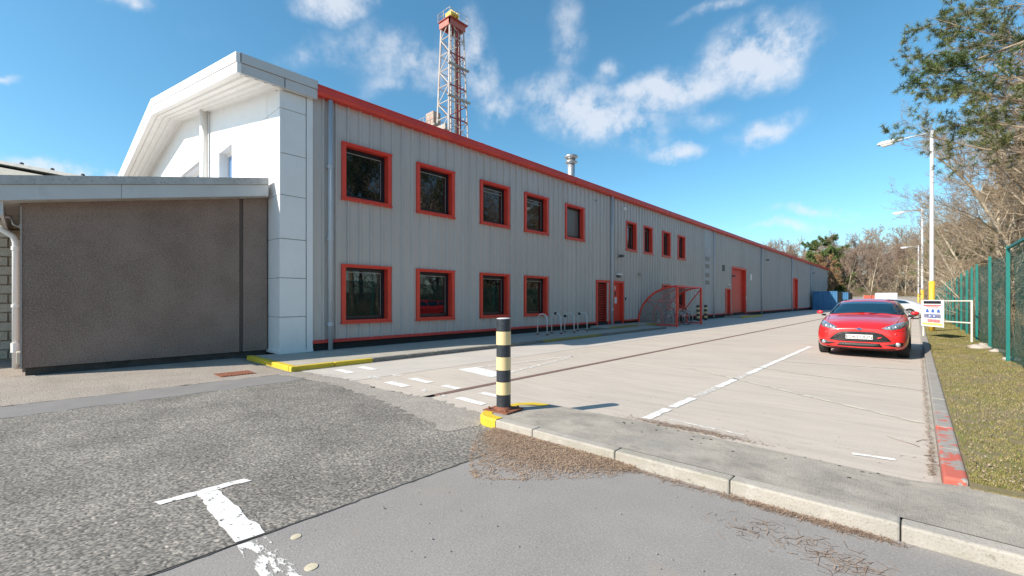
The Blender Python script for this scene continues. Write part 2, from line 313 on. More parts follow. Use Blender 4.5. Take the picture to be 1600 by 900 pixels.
# coarse asphalt yard: near part is real relief, grid of embedded chippings
def relief(name,x0,x1,y0,y1,st,seed,m,amp=.006,cell=.017):
    nx=int((x1-x0)/st)+1; ny=int((y1-y0)/st)+1
    xs=np.linspace(x0,x1,nx); ys=np.linspace(y0,y1,ny); X,Y=np.meshgrid(xs,ys,indexing='ij')
    rs=np.random.RandomState(seed); gx=int((x1-x0)/cell)+4; gy=int((y1-y0)/cell)+4
    jx=rs.rand(gx,gy); jy=rs.rand(gx,gy); hh=rs.rand(gx,gy); cc=rs.rand(gx,gy)
    u=(X-x0)/cell+1; v=(Y-y0)/cell+1; iu=u.astype(int); iv=v.astype(int)
    best=np.full(X.shape,9.); hb=np.zeros(X.shape); cb=np.zeros(X.shape)
    for a in (-1,0,1):
        for b in (-1,0,1):
            i=np.clip(iu+a,0,gx-1); j=np.clip(iv+b,0,gy-1)
            d=np.hypot(i+jx[i,j]-u,j+jy[i,j]-v); k=d<best
            best=np.where(k,d,best); hb=np.where(k,hh[i,j],hb); cb=np.where(k,cc[i,j],cb)
    Z=amp*(np.clip(1-best*1.15,0,1)**.6)*(.35+.65*hb)
    e=np.minimum.reduce([X-x0,x1-X,Y-y0,y1-Y]); Z=Z*np.clip(e/.03,0,1)+.0005
    V=np.stack([X,Y,Z],-1).reshape(-1,3)
    ii=np.arange(nx*ny).reshape(nx,ny); F=np.stack([ii[:-1,:-1],ii[1:,:-1],ii[1:,1:],ii[:-1,1:]],-1).reshape(-1,4)
    me=np_mesh(name,V,F,m)
    at=me.attributes.new('stone','FLOAT','POINT'); at.data.foreach_set('value',np.where(best<.62,cb,-.2*np.ones_like(cb)).astype(np.float32).ravel())
    return link(name,me,kind='structure')
chip=bpy.data.materials.new('chipping_asphalt'); chip.use_nodes=True
n=chip.node_tree.nodes;l=chip.node_tree.links;b=n['Principled BSDF']; b.inputs['Roughness'].default_value=.85
at=n.new('ShaderNodeAttribute'); at.attribute_name='stone'
cr=n.new('ShaderNodeValToRGB'); l.new(at.outputs['Fac'],cr.inputs[0]); E=cr.color_ramp.elements
E[0].position=0; E[0].color=(.075,.066,.057,1); E[1].position=1; E[1].color=(.42,.37,.325,1)
for p,c in ((.02,(.10,.092,.081)),(.35,(.15,.141,.125)),(.6,(.195,.18,.158)),(.8,(.23,.205,.178)),(.93,(.29,.255,.22))):
    e=E.new(p); e.color=(*c,1)
tcn=n.new('ShaderNodeTexCoord'); nzn=n.new('ShaderNodeTexNoise'); nzn.inputs['Scale'].default_value=1.1; nzn.inputs['Detail'].default_value=5; l.new(tcn.outputs['Object'],nzn.inputs['Vector'])
mrn=n.new('ShaderNodeMapRange'); mrn.inputs['From Min'].default_value=.3; mrn.inputs['From Max'].default_value=.7; mrn.inputs['To Min'].default_value=.88; mrn.inputs['To Max'].default_value=1.5; l.new(nzn.outputs['Fac'],mrn.inputs['Value'])
mxn=n.new('ShaderNodeVectorMath'); mxn.operation='SCALE'; l.new(cr.outputs[0],mxn.inputs[0]); l.new(mrn.outputs[0],mxn.inputs['Scale']); l.new(mxn.outputs[0],b.inputs['Base Color'])
ys_=relief('yard_asphalt',-8.25,-2.97,-1.6,3.62,.0078,3,chip,.007,.016); ys_['label']='coarse yard asphalt with exposed grey and pink chippings'
sheet('asphalt_yard_far',[(-60,-40),(-2.97,-40),(-2.97,-1.6),(-8.25,-1.6),(-8.25,3.62),(-60,3.62)],0,asphb)
sheet('service_road',[(-2.97,-30),(40,-30),(40,3.53),(-2.97,3.53)],.001,aspha,label='smooth grey asphalt road in front of the kerb')
sheet('asphalt_joint',[(-2.98,-6),(-2.966,-6),(-2.966,2.9),(-2.98,2.9)],.0055,M_('bitumen_joint',(.11,.105,.10),(.06,.058,.055),9,.8),jag=.005,step=.05)
sheet('trench_strip',[(-9.25,-10),(-8.25,-10),(-8.25,3.4),(-9.15,3.45)],.0035,aspstrip,jag=.02,step=.15)
sheet('weathered_margin',[(-12.6,-10),(-9.25,-10),(-9.15,3.45),(-12.6,3.45)],.0035,gravm,jag=.02,step=.15)
sheet('left_path',[(-16,-10),(-12.62,-10),(-12.62,.0),(-16,0)],.003,gravm)
# concrete yard laid in long bays
cy=thing('concrete_yard','brushed pale concrete roadway and parking strip laid in long bays','roadway',(-4,30,0)); cy['kind']='structure'; del cy['category']
for (x0,x1,mm_) in ((-12.0,-7.44,conc2),(-7.42,-5.47,conc),(-5.33,.13,conc)):
    edges=[3.72,100] 
    rg=random.Random(int(x0*7)); P=[]
    nst=max(3,int((x1-x0)/.09))
    for k in range(nst+1):
        x=x0+(x1-x0)*k/nst; P.append((x,3.78-.10*math.sin(x*1.3)+rg.gauss(0,.035) if x<-3.9 else 4.4,.004))
    P+=[(x1,100,.004),(x0,100,.004)]
    MB().poly(P).build('concrete_bay',mm_,cy)
sheet('road_edge_rubble',[(-9.2,3.3),(-8.2,3.42),(-7.3,3.5),(-6.2,3.45),(-5.2,3.35),(-4.3,3.2),(-3.8,3.1),(-3.75,3.55),(-3.95,3.9),(-5.2,3.98),(-6.5,3.86),(-7.6,3.9),(-9.15,3.75)],.0075,conc3,jag=.035,step=.08,seed=5)
mb=MB()
mb.box(-5.465,-5.335,4.2,92,-.02,.0085)
dr=mb.build('drainage_channel',rustdr); tag(dr,'long rusty linear drain channel running up the concrete yard','drain')
# rusty gully cover by the low building
gc=thing('gully_cover','rusty rectangular gully cover beside the low brown building','drain cover',(-9.85,2.75,.004))
f=MB(); f.box(-10.12,-9.6,2.42,3.02,.004,.012); f.build('frame',rust,gc)
f=MB()
for k in range(9): f.box(-10.08,-9.64,2.46+k*.06,2.49+k*.06,.012,.020)
f.build('grating',rust,gc)
# kerbs and pavements -------------------------------------------------
def kerbline(name,label,x0,x1,y0,y1,z1,m,along='y',L_=.915,bev=.015,cap=None):
    k=thing(name,label,'kerb',(x0,y0,0)); k['kind']='structure'; del k['category']
    rg=random.Random(7); a=y0 if along=='y' else x0; e=y1 if along=='y' else x1; 
    while a<e-.05:
        b=min(a+L_,e); dz=rg.uniform(-.004,.004); mm_= m(a) if callable(m) else m
        if along=='y': MB().box(x0,x1,a+.004,b-.004,-.05,z1+dz).build('kerbstone',mm_,k,bevel=bev,seg=2)
        else: MB().box(a+.0025,b-.0025,y0,y1,-.05,z1+dz).build('kerbstone',mm_,k,bevel=bev,seg=2)
        a=b
    return k
fk=kerbline('front_kerb','long pale concrete kerb between the smooth road and the bollard slab',-2.95,30,3.53,3.66,.105,kerbm,'x',.96,.014)
MB().box(-3.488,-2.952,3.53,3.66,-.05,.105).build('kerbstone',kerbm,fk,bevel=.014,seg=2)
# slab behind the kerb, falling towards the parking strip
nx=60; mb=MB(); rg=random.Random(2)
xs=[-3.55+ (34*(k/nx)**1.8) for k in range(nx+1)]
for k in range(nx):
    a,b2=xs[k],xs[k+1]; ya=4.60+.1*min(1,max(0,(a+3.9)/1.5)); yb=4.60+.1*min(1,max(0,(b2+3.9)/1.5))
    fz=lambda q: .078-.05*min(1,max(0,(q+3)/3))+(.05*min(1,max(0,(q-.1)/.25)))
    za=fz(a); zb=fz(b2)
    mb.quad((a,3.655,.1015),(b2,3.655,.1015),(b2,yb,zb),(a,ya,za)); mb.quad((a,ya,za),(b2,yb,zb),(b2,yb+.03,-.01),(a,ya+.03,-.01))
mb.build('kerb_slab',slabm,kind='structure',label='weathered concrete slab behind the front kerb')
# rounded yellow nose at the slab's left end
def nose():
    P=[]; 
    path=[(-3.49,3.53)]+[(-3.62+.28*cos(t)-.0,3.81+.28*sin(t)) for t in [R(-90-i*15) for i in range(0,7)]]+[(-3.90,4.1),(-3.88,4.35),(-3.76,4.56),(-3.55,4.64)]
    inn=[(-3.49,3.66),(-3.60,3.66),(-3.66,3.67),(-3.70,3.69),(-3.73,3.72),(-3.75,3.76),(-3.765,3.79),(-3.77,3.82),(-3.77,4.1),(-3.76,4.28),(-3.69,4.42),(-3.55,4.49)]
    mb=MB(); n=len(path)
    zt=[.108]*(n-3)+[.10,.09,.082]
    for i in range(n-1):
        (ax,ay),(bx,by)=path[i],path[i+1]; (cx,cy_),(dx,dy)=inn[i],inn[i+1]; z1,z2=zt[i],zt[i+1]
        ox1=((cx-ax)*.15,(cy_-ay)*.15); ox2=((dx-bx)*.15,(dy-by)*.15)
        A=(ax,ay,-.03);B=(bx,by,-.03);A1=(ax,ay,z1-.02);B1=(bx,by,z2-.02);A2=(ax+ox1[0],ay+ox1[1],z1);B2=(bx+ox2[0],by+ox2[1],z2);C=(cx,cy_,z1-.001);D=(dx,dy,z2-.001)
        mb.quad(A,B,B1,A1); mb.quad(A1,B1,B2,A2); mb.quad(A2,B2,D,C)
    o=mb.build('kerb_nose',yel,kind='structure',label='rounded yellow painted kerb end beside the striped bollard')
    MB().poly([(x,y,.100-(.022 if y>4.3 else 0)) for x,y in inn][::-1]+[(-3.55,3.66,.1005)]).build('kerb_slab_end',slabm,kind='structure')
nose()
# moss tufts along the rear of the slab
mb=MB(); rg=random.Random(9)
for i in range(150):
    x=rg.uniform(-2.6,.25) if rg.random()<.8 else rg.uniform(.3,1.4); y=4.60+.1*min(1,max(0,(x+3.9)/1.5))+.035+rg.gauss(0,.018)
    if rg.random()<.35: y-=abs(rg.gauss(0,.25))
    r=rg.uniform(.006,.022)
    z=.008 if y>4.7 else .102-(y-3.655)*(.102-(.078-.05*min(1,max(0,(x+3)/3))))/.98
    mb.lathe([(r,0),(r*.8,r*.3),(r*.2,r*.5)],'z',(x,y,z-.002),6)
mb.build('moss_tufts',moss,kind='stuff',label='dark moss tufts along the joint behind the slab')
# right kerb
kerbline('verge_kerb','kerb beside the grass verge with flaking red paint',.15,.29,4.72,62,.105,kerbr,'y',.915,.02)
kc=sheet('kerb_channel',[(.10,4.75),(.148,4.75),(.148,62),(.10,62)],.012,kerbm); kc['label']='narrow pale channel strip at the foot of the verge kerb'
# grass verge and woodland floor
vg=MB().box(.291,1.9,4.62,62,-.02,.088).build('verge',grassb,kind='structure',label='mossy patchy grass verge between the kerb and fence')
MB().box(1.905,30,4.62,4.75,-.02,.088).build('verge_edge',grassb,kind='structure')
mb=MB(); xs=[1.6,2.4,4,7,12,20,60]; zs=[.07,.1,.35,.8,1.3,1.8,3]
ysn=[-30,4.7,12,25,45,70,110,240]
for i in range(len(xs)-1):
    for j in range(len(ysn)-1):
        mb.quad((xs[i],ysn[j],zs[i]),(xs[i+1],ysn[j],zs[i+1]),(xs[i+1],ysn[j+1],zs[i+1]),(xs[i],ysn[j+1],zs[i]))
mb.build('woodland_floor',litter,kind='structure')
mb=MB()
for (ya,za),(yb,zb) in (((100,.05),(112,.3)),((112,.3),(130,7.0)),((130,7.0),(300,12.0))): mb.quad((-120,ya,za),(40,ya,za+(0 if ya<110 else .5)),(40,yb,zb+.5),(-120,yb,zb))
mb.build('far_wooded_rise',litter,kind='structure',label='low rise covered in brown woodland litter beyond the yard')
# left pavement along the building
MB().poly([(-11.9,3.70,.10),(-9.44,3.70,.10),(-9.44,21.6,.10),(-10.0,22.3,.10),(-11.9,22.4,.10)]).build('pavement',pavem,kind='structure',label='concrete pavement along the grey cladding')
def km(a): return yel if a<4.6 else (yelold if 11.3<a<15.2 else kerbd)
kerbline('pavement_kerb','kerb along the building pavement, yellow at its near corner',-9.44,-9.30,3.555,21.6,.105,km,'y',.915,.02)
kerbline('pavement_end_kerb','short yellow painted kerb closing the pavement by the white pillar',-12.0,-9.44,3.555,3.70,.105,yel,'x',.86,.02)
kb=MB().box(-10.0,-9.3,21.6,21.75,-.05,.10).build('pavement_tail_kerb',kerbd,kind='structure',bevel=.03)
st=MB().box(-11.88,-10.7,18.6,24.2,.09,.19); st.build('door_step',pavem,kind='structure',bevel=.01,label='low concrete step in front of the louvre and red door')
for a,b2,mm_ in ((18.55,19.9,yelold),(19.92,21.2,yelold),(21.22,22.2,pavem),(22.22,23.4,yelold)):
    MB().box(-10.72,-10.58,a,b2,.06,.195).build('step_edge',mm_,kind='structure',bevel=.01)
sheet('damp_soil_strip',[(-11.4,17.0),(-10.72,17.0),(-10.6,18.5),(-11.4,18.5)],.106,litter)
MB().box(-11.85,-10.5,39.0,44.6,.0,.12).build('loading_step',pavem,kind='structure',bevel=.02)
MB().box(-10.5,-10.3,39.0,45.0,.0,.135).build('loading_step_edge',yel,kind='structure',bevel=.02,label='yellow edge of the step by the roller door')
# road markings ------------------------------------------------------------
def mark(name,label,pts,m=pw,z=.0105,jag=.006,seed=1,group=None):
    rg=random.Random(seed); P=[]
    for i in range(len(pts)):
        a=Vector(pts[i]); b=Vector(pts[(i+1)%len(pts)]); n=max(2,min(40,int((b-a).length/.06)))
        for k in range(n):
            p=a.lerp(b,k/n)+(Vector((rg.gauss(0,jag),rg.gauss(0,jag))) if k else Vector((0,0)))
            P.append((p.x,p.y,z))
    o=MB().poly(P).build(name,m,kind='structure'); 
    if label: o['label']=label
    return o
dashes=[((-8.87,4.23),(-8.24,4.40),0),((-8.89,4.74),(-8.28,4.93),0),((-7.48,4.70),(-7.25,4.86),1),((-7.58,4.25),(-7.28,4.41),1),((-6.89,4.18),(-6.27,4.36),0),((-6.86,4.67),(-6.27,4.83),0),
 ((-5.9,4.65),(-5.48,4.80),0),((-5.87,4.20),(-5.68,4.31),1),((-5.32,4.14),(-5.2,4.26),1),((-5.0,4.20),(-4.40,4.34),0),((-5.0,4.68),(-4.45,4.82),0)]
for i,((x0,y0),(x1,y1),wv) in enumerate(dashes):
    mark('give_way_dash',None,[(x0,y0),(x1,y0-.02),(x1,y1-.02),(x0,y1)],pw2 if wv else pw,seed=i)
mk=MB()
def strip_(a,b,wd,m,nm='road_line',label=None,seed=3,z=.0105,jag=.006):
    a=Vector(a);b=Vector(b);d=(b-a).normalized();nn=Vector((-d.y,d.x))*wd/2
    return mark(nm,label,[a-nn,b-nn,b+nn,a+nn],m,z,jag,seed)
mark('give_way_triangle_base','thick white base bar of the give way triangle on the concrete',[(-7.07,6.02),(-5.85,5.80),(-5.92,6.30),(-6.98,6.50)],pw)
strip_((-6.95,6.5),(-6.52,9.4),.13,pw2); strip_((-5.95,6.25),(-6.46,9.4),.13,pw2,seed=4)
# white parking line, worn through in places
for i,(a,b2,m_) in enumerate([(5.06,5.72,pw),(5.85,6.6,pw),(6.75,7.7,pw2),(7.72,8.7,pw),(8.7,9.5,pw2),(9.5,13.1,pw),(13.1,16.4,pw)]):
    strip_((-2.43,a),(-2.43,b2),.115,m_,'parking_line',seed=20+i,jag=.008)
strip_((-2.32,11.95),(.08,12.42),.07,pcr,'bay_line'); strip_((-2.7,10.62),(.08,9.62),.07,pcr,'bay_line'); strip_((-3.6,9.5),(.05,7.06),.07,pcr,'bay_line'); strip_((-1.4,14.6),(.0,13.7),.05,pcr,'bay_line')
strip_((-2.2,5.22),(-1.35,5.16),.05,pw2,'worn_dash'); strip_((-.44,5.22),(-.14,5.28),.07,pw,'worn_dash')
strip_((-1.35,5.16),(.0,5.5),.03,paint('faint_dash',(.6,.56,.5),.58,20),'worn_dash')
# T mark in the foreground
mark('bay_t_bar','white crossbar of the T shaped bay mark on coarse asphalt',[(-4.02,.60),(-3.93,.62),(-3.92,1.20),(-4.01,1.17)],pw,.0085,.006,31)
mark('bay_t_stem','white stem of the T shaped bay mark',[(-3.92,.835),(-2.99,.825),(-2.98,.985),(-3.92,.965)],pw,.0085,.007,32)
mark('bay_t_stem_worn','worn end of the T mark on smooth asphalt',[(-2.955,.825),(-1.6,.80),(-1.6,.96),(-2.955,.975)],pwT,.005,.007,33)
def disc(name,label,x,y,r,m):
    o=MB().lathe([(r,0),(r*.97,.004),(r*.3,.005)],'z',(x,y,.0015),20).build(name,m); return tag(o,label,'survey mark','pale round studs set in the asphalt')
studm=M_('pale_stud',(.50,.43,.30),(.62,.56,.42),30,.7)
disc('road_stud','pale round stud in the asphalt nearer the T mark end',-2.80,1.10,.03,studm); disc('road_stud','pale round stud in the asphalt nearest the bottom of the photo',-2.42,1.03,.035,studm)

# ------------------------------------------------------------------ debris, needles, grass (stuff)
def scatter_needles(name,label,fn,n,m,seed,lmin=.03,lmax=.11,wd=.0016):
    rs=np.random.RandomState(seed); pts=[];F=[];V=[]
    for i in range(n):
        x,y,z=fn(rs); a=rs.uniform(0,pi*2); l_=rs.uniform(lmin,lmax); w_=wd*rs.uniform(.6,1.5); dz=rs.uniform(-.002,.010)
        dx,dy=cos(a)*l_/2,sin(a)*l_/2; nx_,ny_=-sin(a)*w_,cos(a)*w_; k=len(V)
        V+= [(x-dx-nx_,y-dy-ny_,z),(x+dx-nx_,y+dy-ny_,z+dz+.004),(x+dx+nx_,y+dy+ny_,z+dz+.004),(x-dx+nx_,y-dy+ny_,z),(x,y,z+.0016+dz*.5)]
        F+= [(k,k+1,k+4),(k+1,k+2,k+4),(k+2,k+3,k+4),(k+3,k,k+4)]
    return link(name,np_mesh(name,V,F,m),kind='stuff',label=label)
def fn1(rs):      # wedge of needles against the kerb
    x=-3.5+abs(rs.beta(1.7,2.0))*1.75; wdt=.08+.62*max(0,1-abs((x+2.65)/.95)**1.3)
    y=3.52-min(abs(rs.exponential(.33)),1.5)*wdt
    return x,y,.004+.02*rs.rand()*max(0,1-(3.52-y)/max(wdt,.1))
dn2=M_('bleached_pine_needles',(.52,.38,.26),(.42,.29,.19),40,.9)
scatter_needles('needle_drift','drift of brown pine needles against the kerb',fn1,9000,needles_dry,1)
scatter_needles('needle_drift','bleached needles lying in the drift against the kerb',fn1,6000,dn2,2)
def fn2(rs):
    t=rs.rand(); 
    if t<.45: return -1.1+rs.beta(2,2)*1.1, 3.44-abs(rs.gauss(0,.02)) if False else 3.50-abs(rs.randn())*.03, .004
    if t<.53: return -.62+rs.randn()*.16, 3.1+rs.randn()*.09,.004
    if t<.60: return -.30+rs.randn()*.12, 3.02+rs.randn()*.08,.004
    return rs.uniform(-3.2,-.2),3.5-abs(rs.randn())*.04,.004
scatter_needles('loose_needles','scattered needles along the front kerb foot',fn2,1300,needles_dry,4)
def fn3(rs):
    if rs.rand()<.5: return -1.9+rs.randn()*.35, 4.98+rs.randn()*.05,.008
    return .095+rs.randn()*.016, 5+12*rs.rand()**1.3,.016
scatter_needles('gutter_needles','brown needles in the gutter beside the verge kerb',fn3,2000,M_('gutter_litter',(.23,.155,.11),(.33,.25,.19),40,.9),5,.02,.05,.0022)
def fn4(rs):
    return -9.27+abs(rs.randn())*.03, rs.uniform(3.6,16),.012
scatter_needles('pavement_foot_needles','brown litter at the foot of the pavement kerb',fn4,1500,M_('foot_litter',(.22,.16,.12),(.32,.25,.20),40,.9),6,.02,.05,.0022)
# twigs & loose stones
mb=MB(); rg=random.Random(12)
for (x,y,a,l_) in [(-1.95,3.3,.5,.22),(-3.1,3.15,.2,.16),(.02,5.9,2.2,.35),(.05,5.6,.4,.3),(.0,6.1,1.2,.2),(-2.2,3.4,1.4,.1),(.06,5.3,.2,.25)]:
    p=[Vector((x,y,.012))]; 
    for k in range(4): p.append(p[-1]+Vector((cos(a)*l_/4,sin(a)*l_/4,rg.uniform(-.004,.01)))); a+=rg.uniform(-.35,.35)
    mb.tube(p,[.0035,.003,.003,.002,.001],5)
for (x,y,a,l_) in [(.62,5.25,.35,1.5)]:
    p=[Vector((x,y,.11))]
    for k in range(7): p.append(p[-1]+Vector((cos(a)*l_/7,sin(a)*l_/7,rg.uniform(.0,.02)))); a+=rg.uniform(-.25,.3)
    mb.tube(p,[.008,.008,.007,.006,.005,.004,.003,.001],5); mb.tube([p[3],p[3]+Vector((.0,.25,.03))],[.005,.002],4)
mb.build('fallen_twigs',pbark,kind='stuff',label='fallen twigs on the verge and gutter')
rs=np.random.RandomState(8); mb=MB()
ico=[(0,0,1),(.9,0,.1),(.3,.85,.1),(-.7,.5,.1),(-.7,-.5,.1),(.3,-.85,.1),(0,0,-.4)]
icf=[(0,1,2),(0,2,3),(0,3,4),(0,4,5),(0,5,1),(6,2,1),(6,3,2),(6,4,3),(6,5,4),(6,1,5)]
for i in range(900):
    t=rs.rand()
    if t<.25: x,y=rs.uniform(-2.9,1.5),rs.uniform(.4,3.5)
    elif t<.72: x=rs.uniform(-9,-3.8); y=3.62-.08*math.sin(x)+rs.randn()*.16
    elif t<.86: x,y=rs.uniform(-8,-3),rs.uniform(0,3.5)
    else: x,y=rs.uniform(-3.6,.1),rs.uniform(4.8,6.5)
    r=rs.uniform(.003,.009)*(1.4 if rs.rand()<.06 else 1)
    mb.add([(x+a*r*rs.uniform(.7,1.3),y+b*r*rs.uniform(.7,1.3),.008+c*r*.7) for a,b,c in ico],icf)
mb.build('loose_stones',M_('loose_stone',(.32,.30,.28),(.22,.20,.19),30,.9),kind='stuff',label='loose grit and small stones on the yard')
# grass blades
def grass(name,x0,x1,y0,y1,n,m,seed,hmax,wd,label,z=.088):
    rs=np.random.RandomState(seed)
    X=rs.uniform(x0,x1,n); Y=y0+(y1-y0)*rs.rand(n)**1.6
    cl=np.sin(X*9+seed)*np.sin(Y*4.3+seed*2)+np.sin(X*23+1)*np.sin(Y*17); cl=cl+.8*np.sin(X*3.1+2)*np.sin(Y*1.7+seed); keep=cl+rs.randn(n)*.45>-.25; X=X[keep];Y=Y[keep]; n=len(X)
    a=rs.uniform(0,2*pi,n); h=rs.uniform(.25,1,n)*hmax; ln=rs.uniform(0,1.1,n)*h; w_=wd*(1+Y/12)
    b=rs.uniform(0,2*pi,n)
    V=np.zeros((n,3,3)); V[:,0]=np.stack([X-np.cos(a)*w_,Y-np.sin(a)*w_,np.full(n,z)],-1); V[:,1]=np.stack([X+np.cos(a)*w_,Y+np.sin(a)*w_,np.full(n,z)],-1)
    V[:,2]=np.stack([X+np.cos(b)*ln,Y+np.sin(b)*ln,z+h],-1)
    return link(name,np_mesh(name,V.reshape(-1,3),np.arange(3*n).reshape(-1,3),m),kind='stuff',label=label)
ga=M_('grass_olive',(.31,.25,.085),(.15,.165,.045),2.2,.8,spec=.3); gb=M_('grass_green',(.13,.19,.04),(.24,.23,.07),4,.8,spec=.3); gs=M_('grass_straw',(.48,.39,.23),(.20,.13,.075),2.6,.9,spec=.2)
grass('verge_grass',.30,2.0,4.75,40,90000,ga,1,.030,.0022,'olive moss and grass on the verge')
grass('verge_grass',.30,2.0,4.75,40,24000,gb,2,.035,.0022,'green grass tufts on the verge')
grass('verge_grass',.30,2.0,4.75,40,34000,gs,3,.026,.0024,'straw coloured dead grass on the verge')
mb=MB(); rs=np.random.RandomState(4)
for i in range(1100):
    x=rs.uniform(.32,1.7); y=4.8+10*rs.rand()**1.7; r=rs.uniform(.003,.011); a=rs.uniform(0,3)
    mb.add([(x+cos(a)*r*1.6,y+sin(a)*r*1.6,.11),(x-sin(a)*r,y+cos(a)*r,.118),(x-cos(a)*r*1.4,y-sin(a)*r*1.4,.109),(x+sin(a)*r,y-cos(a)*r,.12)],[(0,1,2,3)])
mb.build('leaf_litter',M_('pale_dead_leaves',(.42,.34,.25),(.26,.18,.11),30,.9),kind='stuff',label='pale dead leaves and chips on the verge')

# ================================================================== the warehouse
FX=-11.8; ZB,ZT=.34,6.88
wh=thing('warehouse','long two storey grey clad industrial building with red trim and white gable front','building',(FX,5.0,.1))
big=[(y,4.28,1.56,1.575) for y in (5.85,8.34,11.13,13.60,16.42)]+[(y,.82,1.56,1.63) for y in (5.84,8.33,11.12,13.58)]
small=[(y,4.22,1.27,1.59) for y in (22.1,24.15,26.81,29.27)]+[(y,.85,1.27,1.6) for y in (26.81,29.27)]
doors=[(19.08,20.34,2.45),(20.72,21.85,2.46),(39.27,40.62,2.42),(41.0,45.27,4.36),(65.98,69.7,4.32)]
opens=[(y+.06,y+w_-.06,z+.05,z+h_-.05) for y,z,w_,h_ in big+small]+[(a+.05,b-.05,0,t-.05) for a,b,t in doors]
def cladding():
    mb=MB(); bps=[]; y=5.03; ph=[(0,0),(.262,0),(.278,.055),(.318,.055),(.334,0)]
    while y<96.9:
        if 34.2<y<36.0: bps.append((y,0)); y+=.355; continue
        for a,d in ph[:-1]: bps.append((y+a,d))
        y+=.355
    bps.append((96.9,0))
    for a,b,_,_ in opens:
        for e in (a,b):
            for i in range(len(bps)-1):
                if bps[i][0]<e<bps[i+1][0]:
                    t=(e-bps[i][0])/(bps[i+1][0]-bps[i][0]); bps.insert(i+1,(e,bps[i][1]*(1-t)+bps[i+1][1]*t)); break
    for i in range(len(bps)-1):
        (a,da),(b,db)=bps[i],bps[i+1]; mid=(a+b)/2; iv=[(ZB,ZT)]
        for oa,ob,z0,z1 in opens:
            if oa<mid<ob:
                nv=[]
                for s,e in iv:
                    if z1<=s or z0>=e: nv.append((s,e))
                    else:
                        if z0>s: nv.append((s,z0))
                        if z1<e: nv.append((z1,e))
                iv=nv
        for s,e in iv: mb.quad((FX+da,a,s),(FX+db,b,s),(FX+db,b,e),(FX+da,a,e))
    return mb
cladding().build('cladding',clad,wh)
mb=MB(); 
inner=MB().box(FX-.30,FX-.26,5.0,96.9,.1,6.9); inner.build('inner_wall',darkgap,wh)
MB().box(FX-.05,FX-.02,5.03,96.9,.05,.34).build('plinth_gap',darkgap,wh)
# red drip trim along the foot, broken at doors
cuts=[5.03]+[v for a,b,_ in doors for v in (a-.02,b+.02)]+[96.9]
cuts=[5.03,19.06,20.36,20.70,21.87,39.25,40.64,40.98,45.29,65.96,69.72,96.9]
for i in range(0,len(cuts),2):
    MB().prism([(FX+.0,cuts[i],.30),(FX+.085,cuts[i],.30),(FX+.085,cuts[i],.345),(FX+.06,cuts[i],.385),(FX+.0,cuts[i],.385)],(0,cuts[i+1]-cuts[i],0)).build('base_trim',redtrim,wh)
# vent flat panel
MB().box(FX+.0,FX+.042,34.22,36.02,.36,6.86).build('flat_panel',M_('smooth_grey_panel',(.43,.435,.445),(.41,.415,.42),.5,.5),wh)
for z in (4.44,3.88,3.2,2.63):
    v=MB().box(FX+.04,FX+.07,34.45,35.28,z,z+.31).build('vent',vent_m,wh)
    m=MB()
    for k in range(5): m.box(FX+.07,FX+.08,34.47,35.26,z+.02+k*.06,z+.045+k*.06)
    m.build('louvre_blades',clad,v)
# window templates -----------------------------------------------------
def window_meshes(w_,h_):
    s=.118; t=.075; D=-.16
    m=MB()
    x1=.062
    m.box(.0,x1,0,s,0,h_); m.box(.0,x1,w_-s,w_,0,h_); m.box(.0,x1-.003,s,w_-s,0,t); m.box(.0,x1-.003,s,w_-s,h_-t,h_)
    # reveals
    m.box(D,0,s-.03,s,t-.03,h_-t+.03); m.box(D,0,w_-s,w_-s+.03,t-.03,h_-t+.03); m.box(D,0,s,w_-s,t-.03,t); m.box(D,0,s,w_-s,h_-t,h_-t+.03)
    m.box(.055,.085,-.02,w_+.02,h_-.03,h_+.012); m.box(.0,.10,-.015,w_+.015,-.035,.012)
    red_=m.mesh('window',red)
    f=MB(); q=.085
    a0,a1,b0,b1=s,w_-s,t,h_-t
    f.box(D-.05,D+.02,a0,a0+q,b0,b1); f.box(D-.05,D+.02,a1-q,a1,b0,b1); f.box(D-.05,D+.02,a0+q,a1-q,b0,b0+q+.02); f.box(D-.05,D+.02,a0+q,a1-q,b1-q,b1)
    fr=f.mesh('window_frame',dark)
    p=MB().box(D-.03,D-.018,a0+q-.005,a1-q+.005,b0+q,b1-q+.005).mesh('pane',glass)
    pf=MB().box(D-.03,D-.018,a0+q-.005,a1-q+.005,b0+q,b1-q+.005).mesh('pane',frost)
    r=MB().box(D-.018,D-.006,a0+q,a1-q-.035,b1-q-.05,b1-q-.028).box(D-.018,D-.008,a1-q-.035,a1-q-.022,b0+q+.03,b1-q-.03).mesh('glazing_bead',M_('pale_bead',(.30,.30,.28),None,rough=.5))
    r2=MB().box(D-.018,D-.006,a0+q,a1-q-.03,b1-q-.17,b1-q-.15).mesh('blind_rail',M_('blind_rail_m',(.33,.33,.31),None,rough=.5))
    return red_,fr,p,pf,r,r2
WB=window_meshes(1.56,1.575); WL=window_meshes(1.56,1.63); WS=window_meshes(1.27,1.59)
wo=wloc(wh)
def put_window(W,y,z,closed=False,rail=True,blind=False):
    o=link('window',W[0],wh,Vector((FX,y,z))-wo)
    link('window_frame',W[1],o); link('pane',W[3] if closed else W[2],o)
    if rail and not closed: link('glazing_bead',W[4],o)
    if blind: link('blind_rail',W[5],o)
    if closed: o['label']='upper window with its grey blind closed'
for i,(y,z,_,_) in enumerate(big): put_window(WB if i<5 else WL,y,z,closed=(i==4),blind=i in (2,3))
for y,z,_,_ in small: put_window(WS,y,z,rail=True)
